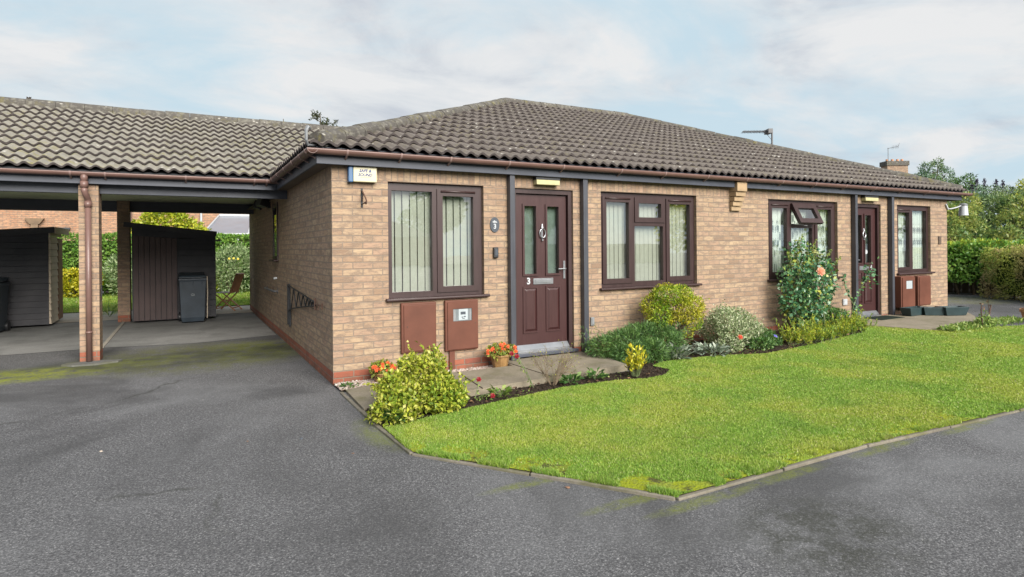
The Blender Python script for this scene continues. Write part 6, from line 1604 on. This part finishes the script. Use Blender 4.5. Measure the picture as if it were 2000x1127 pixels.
# --- brick house and conservatory behind
t = thing('brick_house', (-3, 24, 0), 'orange brick house beyond the back hedge', 'house')
m = MB(); m.plate('Y', -13, 6.5, -.05, 4.6, 22.2, 22.5, [(-11, -9.8, 3.0, 4.1), (3.4, 4.8, 3.0, 4.1)]); m.box(-13, 6.5, 22.51, 29, -.05, 4.55); m.build('wall', MAT['brick_far'], t, uv=True)
m = MB(); m.add([(-13.3, 21.9, 4.55), (6.8, 21.9, 4.55), (6.8, 29.3, 4.55), (-13.3, 29.3, 4.55), (-10, 25.6, 5.9), (3.5, 25.6, 5.9)], [(3, 2, 1, 0), (0, 1, 5, 4), (2, 3, 4, 5), (1, 2, 5), (3, 0, 4)]); m.build('roof', MAT['tile'], t)
for a in ((-11, -9.8), (3.4, 4.8)):
    m = MB(); m.plate('Y', a[0], a[1], 3.0, 4.1, 22.28, 22.34, [(a[0]+.07, a[1]-.07, 3.07, 4.03)]); f = m.build('window', MAT['white'], t); m = MB(); m.box(a[0]+.06, a[1]-.06, 22.30, 22.31, 3.06, 4.04); m.build('pane', MAT['glass'], f)
m = MB(); m.tube([(-.80, 22.12, .1), (-.80, 22.12, 4.5)], .045, 10); m.build('downpipe', MAT['white'], t)
m = MB(); m.tube([(-3.35, 22.12, .1), (-3.35, 22.12, 4.5)], .05, 10); m.build('downpipe', MAT['gutter'], t)
m = MB(); m.add([(-6.75, 22.0, 2.78), (-6.15, 22.0, 2.78), (-6.3, 22.02, 2.56), (-6.6, 22.02, 2.56), (-6.75, 22.19, 2.78), (-6.15, 22.19, 2.78), (-6.3, 22.19, 2.56), (-6.6, 22.19, 2.56)], [(3, 2, 1, 0), (4, 5, 6, 7), (0, 1, 5, 4), (1, 2, 6, 5), (2, 3, 7, 6), (3, 0, 4, 7)]); m.box(-6.56, -6.34, 22.03, 22.19, 2.30, 2.559); m.build('hopper', MAT['hopper'], t)
m = MB(); m.box(-5.8, -5.35, 22.05, 22.19, 2.36, 2.44); m.box(-5.5, -5.38, 22.0, 22.19, 2.28, 2.36); m.build('wall_light', MAT['black'], t)
t = thing('conservatory', (1.6, 20.6, 0), 'lean-to conservatory with pale translucent sloping roof behind the hedge', 'conservatory')
m = MB(); A0 = [(-.80, 19.0, 2.12), (4.0, 19.0, 2.12), (4.0, 22.1, 2.98), (-.10, 22.1, 2.98)]
m.add(A0+[(p[0], p[1], p[2]-.03) for p in A0], [(0, 1, 2, 3), (7, 6, 5, 4), (0, 4, 5, 1), (1, 5, 6, 2), (2, 6, 7, 3), (3, 7, 4, 0)]); rf = m.build('roof', MAT['poly'], t)
m = MB()
for f_ in (0, .33, .66, 1): m.beam((-.80+4.8*f_, 19.0, 2.15), (-.10+4.1*f_, 22.1, 3.01), .06, .05)
m.beam((-.84, 18.97, 2.11), (4.0, 18.97, 2.11), .08, .10); m.beam((-.10, 22.1, 3.02), (4.0, 22.1, 3.02), .1, .09); m.build('glazing_bar', MAT['white'], rf)
m = MB()
for x in (-.78, .4, 1.6, 2.8, 3.97): m.box(x-.035, x+.035, 19.0, 19.06, .0, 2.06)
m.box(-.78, 3.97, 19.005, 19.055, .0, .6); m.build('frame', MAT['white'], t)
m = MB(); m.box(-.75, 3.94, 19.02, 19.03, .6, 2.05); m.box(-.77, -.76, 19.06, 22.1, .6, 2.05); m.build('pane', MAT['glass'], t)
m = MB()
for k in range(26): m.box(.05+k*.155, .05+k*.155+.09, 22.13, 22.19, 3.10, 3.19+.02*(k % 3))
m.build('flashing', MAT['rust'], t)

# --- distant chimney house on the right
b = at(1755, 480, 40); t = thing('distant_house', (b.x, b.y, 0), 'distant house showing only a mossy brick chimney over the roof', 'house')
ux, uy = Vector((RT.x, RT.y, 0)), Vector((FW.x, FW.y, 0))
def hp(r, f, z): return tuple(Vector((b.x, b.y, 0))+ux*r+uy*f+Vector((0, 0, z)))
def hbox(m, r0_, r1_, f0, f1, z0, z1):
    m.add([hp(r0_, f0, z0), hp(r1_, f0, z0), hp(r1_, f1, z0), hp(r0_, f1, z0), hp(r0_, f0, z1), hp(r1_, f0, z1), hp(r1_, f1, z1), hp(r0_, f1, z1)], [(0, 3, 2, 1), (4, 5, 6, 7), (0, 1, 5, 4), (1, 2, 6, 5), (2, 3, 7, 6), (3, 0, 4, 7)])
m = MB(); hbox(m, -5, 3.5, -1, 6, 0, 4.0); m.build('wall', MAT['brick_far'], t, uv=True)
m = MB(); m.add([hp(-5.3, -1.3, 3.9), hp(3.8, -1.3, 3.9), hp(3.8, 6.3, 3.9), hp(-5.3, 6.3, 3.9), hp(-2.5, 2.5, 5.6), hp(1, 2.5, 5.6)], [(3, 2, 1, 0), (0, 1, 5, 4), (2, 3, 4, 5), (1, 2, 5), (3, 0, 4)]); rf = m.build('roof', MAT['tile'], t)
m = MB(); hbox(m, -.70, .68, 0, .7, 4.2, 6.75); m.build('chimney', MAT['brick_plain'], rf, uv=True)
m = MB(); hbox(m, -.76, .74, -.06, .76, 6.751, 7.05); m.build('chimney_cap', MAT['ridge'], rf)
m = MB()
for r1 in (-.5, -.15, .2, .5): m.lathe(hp(r1, .35, 7.051), [(.09, 0), (.08, .16), (.07, .16)], 10)
m.build('chimney_pot', MAT['terra'], rf)
m = MB(); c = hp(-.58, .1, 6.4); m.tube([c, hp(-.58, .1, 7.95)], .02, 6); m.tube([hp(-.62, .1, 7.9), hp(0, .0, 8.02)], .015, 5)
for k in range(5): m.tube([hp(-.4+k*.1, -.05, 7.94+k*.018-.12), hp(-.4+k*.1, -.05, 7.94+k*.018+.12)], .01, 4)
m.tube([hp(0, 0, 7.9), hp(.12, 0, 8.25)], .012, 4); m.build('aerial', MAT['steel'], rf)

# --- television aerial on the roof
c = at(1508, 283, 13.8); ax, ay = c.x, c.y
t = thing('tv_aerial', (ax, ay, c.z-.6), 'long many toothed television aerial on a mast behind the roof ridge', 'aerial')
m = MB(); top = at(1508, 254.5, 13.8); m.tube([(ax, ay, c.z-.75), (ax, ay, top.z+.02)], .02, 8); m.build('mast', MAT['steel'], t)
e = at(1450, 257, 13.8); m = MB(); bz = top.z-.03; m.tube([(ax+.03, ay, bz), (e.x, e.y, bz-.0)], .010, 6)
d = Vector((e.x-ax, e.y-ay, 0)); L_ = d.length; d.normalize(); s = Vector((-d.y, d.x, 0)); m.build('boom', MAT['steel'], t)
m = MB()
for k in range(17):
    p = Vector((ax, ay, bz))+d*(.12+(L_-.13)*k/16); h = .035+.02*(k < 3); m.tube([p-s*.10-Vector((0, 0, h*.4)), p+s*.10+Vector((0, 0, h*.4))], .006, 4); m.tube([p-Vector((0, 0, h*.5)), p+Vector((0, 0, h*.5))], .008, 4)
m.obox(Vector((ax, ay, bz))+d*.08, d, s, (0, 0, 1), .05, .12, .05); m.build('elements', MAT['steel'], t)
m = MB(); m.tube([(ax, ay, bz-.2), tuple(Vector((ax, ay, bz-.01))+d*.16)], .006, 5); m.tube([(ax, ay, bz-.25), tuple(Vector((ax, ay, bz-.42))+d*.18)], .006, 5); m.build('strut', MAT['steel'], t)

# --- small clump of moss on the carport ridge
m = MB(); q0 = Vector((-3.775, CY0+ch, EZ+TP*ch+.035+.075))
for k in range(7):
    q = q0+Vector((random.uniform(-.03, .03), random.uniform(-.015, .015), 0)); m.tube([q, q+Vector((random.uniform(-.012, .012), 0, .014)), q+Vector((random.uniform(-.02, .02), 0, .034))], [.014, .013, .004], 6)
m.build('moss_clump', MAT['compost'], cr)

# ------------------------------------------------------------------ the other side of the close (seen in the window panes)
t = thing('opposite_bungalow', (10, -43, 0), 'orange brick bungalow across the close, mirrored in the blinds window', 'bungalow')
m = MB(); m.plate('Y', 3, 16.5, -.05, 2.5, -40, -40.3, [(5, 6.4, .9, 2.2), (11.5, 13, .9, 2.2)]); m.box(3, 16.5, -48, -40.31, -.05, 2.45); m.build('wall', MAT['brick_far'], t, uv=True)
m = MB(); m.add([(2.6, -39.6, 2.45), (16.9, -39.6, 2.45), (16.9, -48.4, 2.45), (2.6, -48.4, 2.45), (7, -44, 4.5), (12.5, -44, 4.5)], [(0, 1, 2, 3), (4, 5, 1, 0), (5, 4, 3, 2), (5, 2, 1), (4, 0, 3)]); m.build('roof', MAT['tile'], t)
for x0, x1 in ((5, 6.4), (11.5, 13)):
    m = MB(); m.box(x0, x1, -40.2, -40.1, .9, 2.2); m.build('window', MAT['rose'], t)
for i, (x, y, h, s, lab, mt) in enumerate(((24, -34, 7.0, 3.0, 'green tree across the close, mirrored in the near door glass', 'laurel'), (8.5, -52, 8.2, 3.4, 'tall tree behind the opposite bungalow', 'laurel'), (19.5, -46, 7.5, 2.6, 'slender tree right of the opposite bungalow', 'bluegreen'), (36, -30, 6.2, 3.4, 'tree across the close, mirrored in the closed blinds', 'limetree'), (48, -24, 6, 3.6, 'tree across the close, mirrored in the far windows', 'laurel'))):
    lb = [((x+random.uniform(-1, 1)*s*.6, y+random.uniform(-1, 1)*s*.6, h*.62+random.uniform(-.3, .4)*s), (s*.62, s*.62, s*.55)) for k in range(8)]
    tree('roadside_tree', (x, y, 0), lab, lb, 2400, .45, .25, L[mt], 160+i, r0=.18, zmin=.8)
t = thing('board_fence', (28, -33, 0), 'pale close boarded fence across the close, mirrored in the near door', 'fence')
m = MB()
for k in range(90): m.box(18+k*.2, 18+k*.2+.19, -33.0+.03*(k % 2), -32.97+.03*(k % 2), .02, 1.7)
m.build('board', MAT['shed_pale'], t)
m = MB(); m.box(18, 36, -33.06, -33.01, .3, .4); m.box(18, 36, -33.06, -33.01, 1.1, 1.2); m.build('rail', MAT['shed_pale'], t)

# ------------------------------------------------------------------ sky and light
SUN = Vector((.06, -.87, .50)).normalized()
el = math.asin(SUN.z); az = math.atan2(SUN.x, SUN.y)
w = bpy.data.worlds.new('World'); SC.world = w; w.use_nodes = True
nt = w.node_tree; nt.nodes.clear(); N = nt.nodes; Lk = nt.links
g = G.__new__(G); g.nt, g.n, g.l = nt, N, Lk
sky = g.node('ShaderNodeTexSky', sky_type='NISHITA', sun_disc=False, sun_elevation=el, sun_rotation=az, altitude=50, air_density=1.0, dust_density=1.2, ozone_density=1.5)
v = N.new('ShaderNodeTexCoord').outputs['Generated']
s = g.sep(v)
dz = g.math('ADD', g.math('MAXIMUM', s['Z'], 0.0), .16)
pv = g.node('ShaderNodeCombineXYZ', ins={'X': g.math('DIVIDE', s['X'], dz), 'Y': g.math('DIVIDE', s['Y'], dz), 'Z': 0.0}).outputs[0]
c1 = g.noise(g.map(pv, (.85, 1.15, 1), rot=(0, 0, .5), loc=(2.1, .6, 0)), 1.0, 9, .60, .45)
c2 = g.noise(g.map(pv, (1.5, 2.0, 1), rot=(0, 0, .5), loc=(5.4, 3.3, 0)), 1.0, 8, .60, .4)
CL = SKY_CLOUD
cover = g.ramp(c1, [(.38, .10), (.48, .55), (.57, .97)])
tone = g.ramp(c2, [(.32, (.68, .73, .81)), (.46, (.88, .915, .95)), (.58, (1.0, 1.005, 1.01))])
cl = g.mix(1.0, tone, (CL, CL, CL), 'MULTIPLY')
sk = g.mix(1.0, sky.outputs[0], (SKY_BLUE, SKY_BLUE*1.0, SKY_BLUE*.92), 'MULTIPLY')
sk = g.mix(1.0, sk, (.87, 1.13, 1.29), 'DARKEN')
col = g.mix(cover, sk, cl)
bg = g.node('ShaderNodeBackground', ins={'Color': col, 'Strength': .12})
o = N.new('ShaderNodeOutputWorld'); Lk.new(bg.outputs[0], o.inputs['Surface'])
sd = bpy.data.lights.new('sun', 'SUN'); sd.energy = SUN_E; sd.angle = R(42); sd.color = (1, .95, .88)
so_ = bpy.data.objects.new('sun', sd); COL.objects.link(so_); so_.rotation_euler = SUN.to_track_quat('Z', 'Y').to_euler(); so_.location = (0, 0, 20)

SC.view_settings.view_transform = 'Standard'; SC.view_settings.look = 'None'; SC.view_settings.gamma = 1; SC.view_settings.use_curve_mapping = False
SC.view_settings.exposure = EXPO
SC.render.engine = 'CYCLES'
SC.cycles.max_bounces = 8; SC.cycles.transparent_max_bounces = 12; SC.cycles.caustics_reflective = False; SC.cycles.caustics_refractive = False
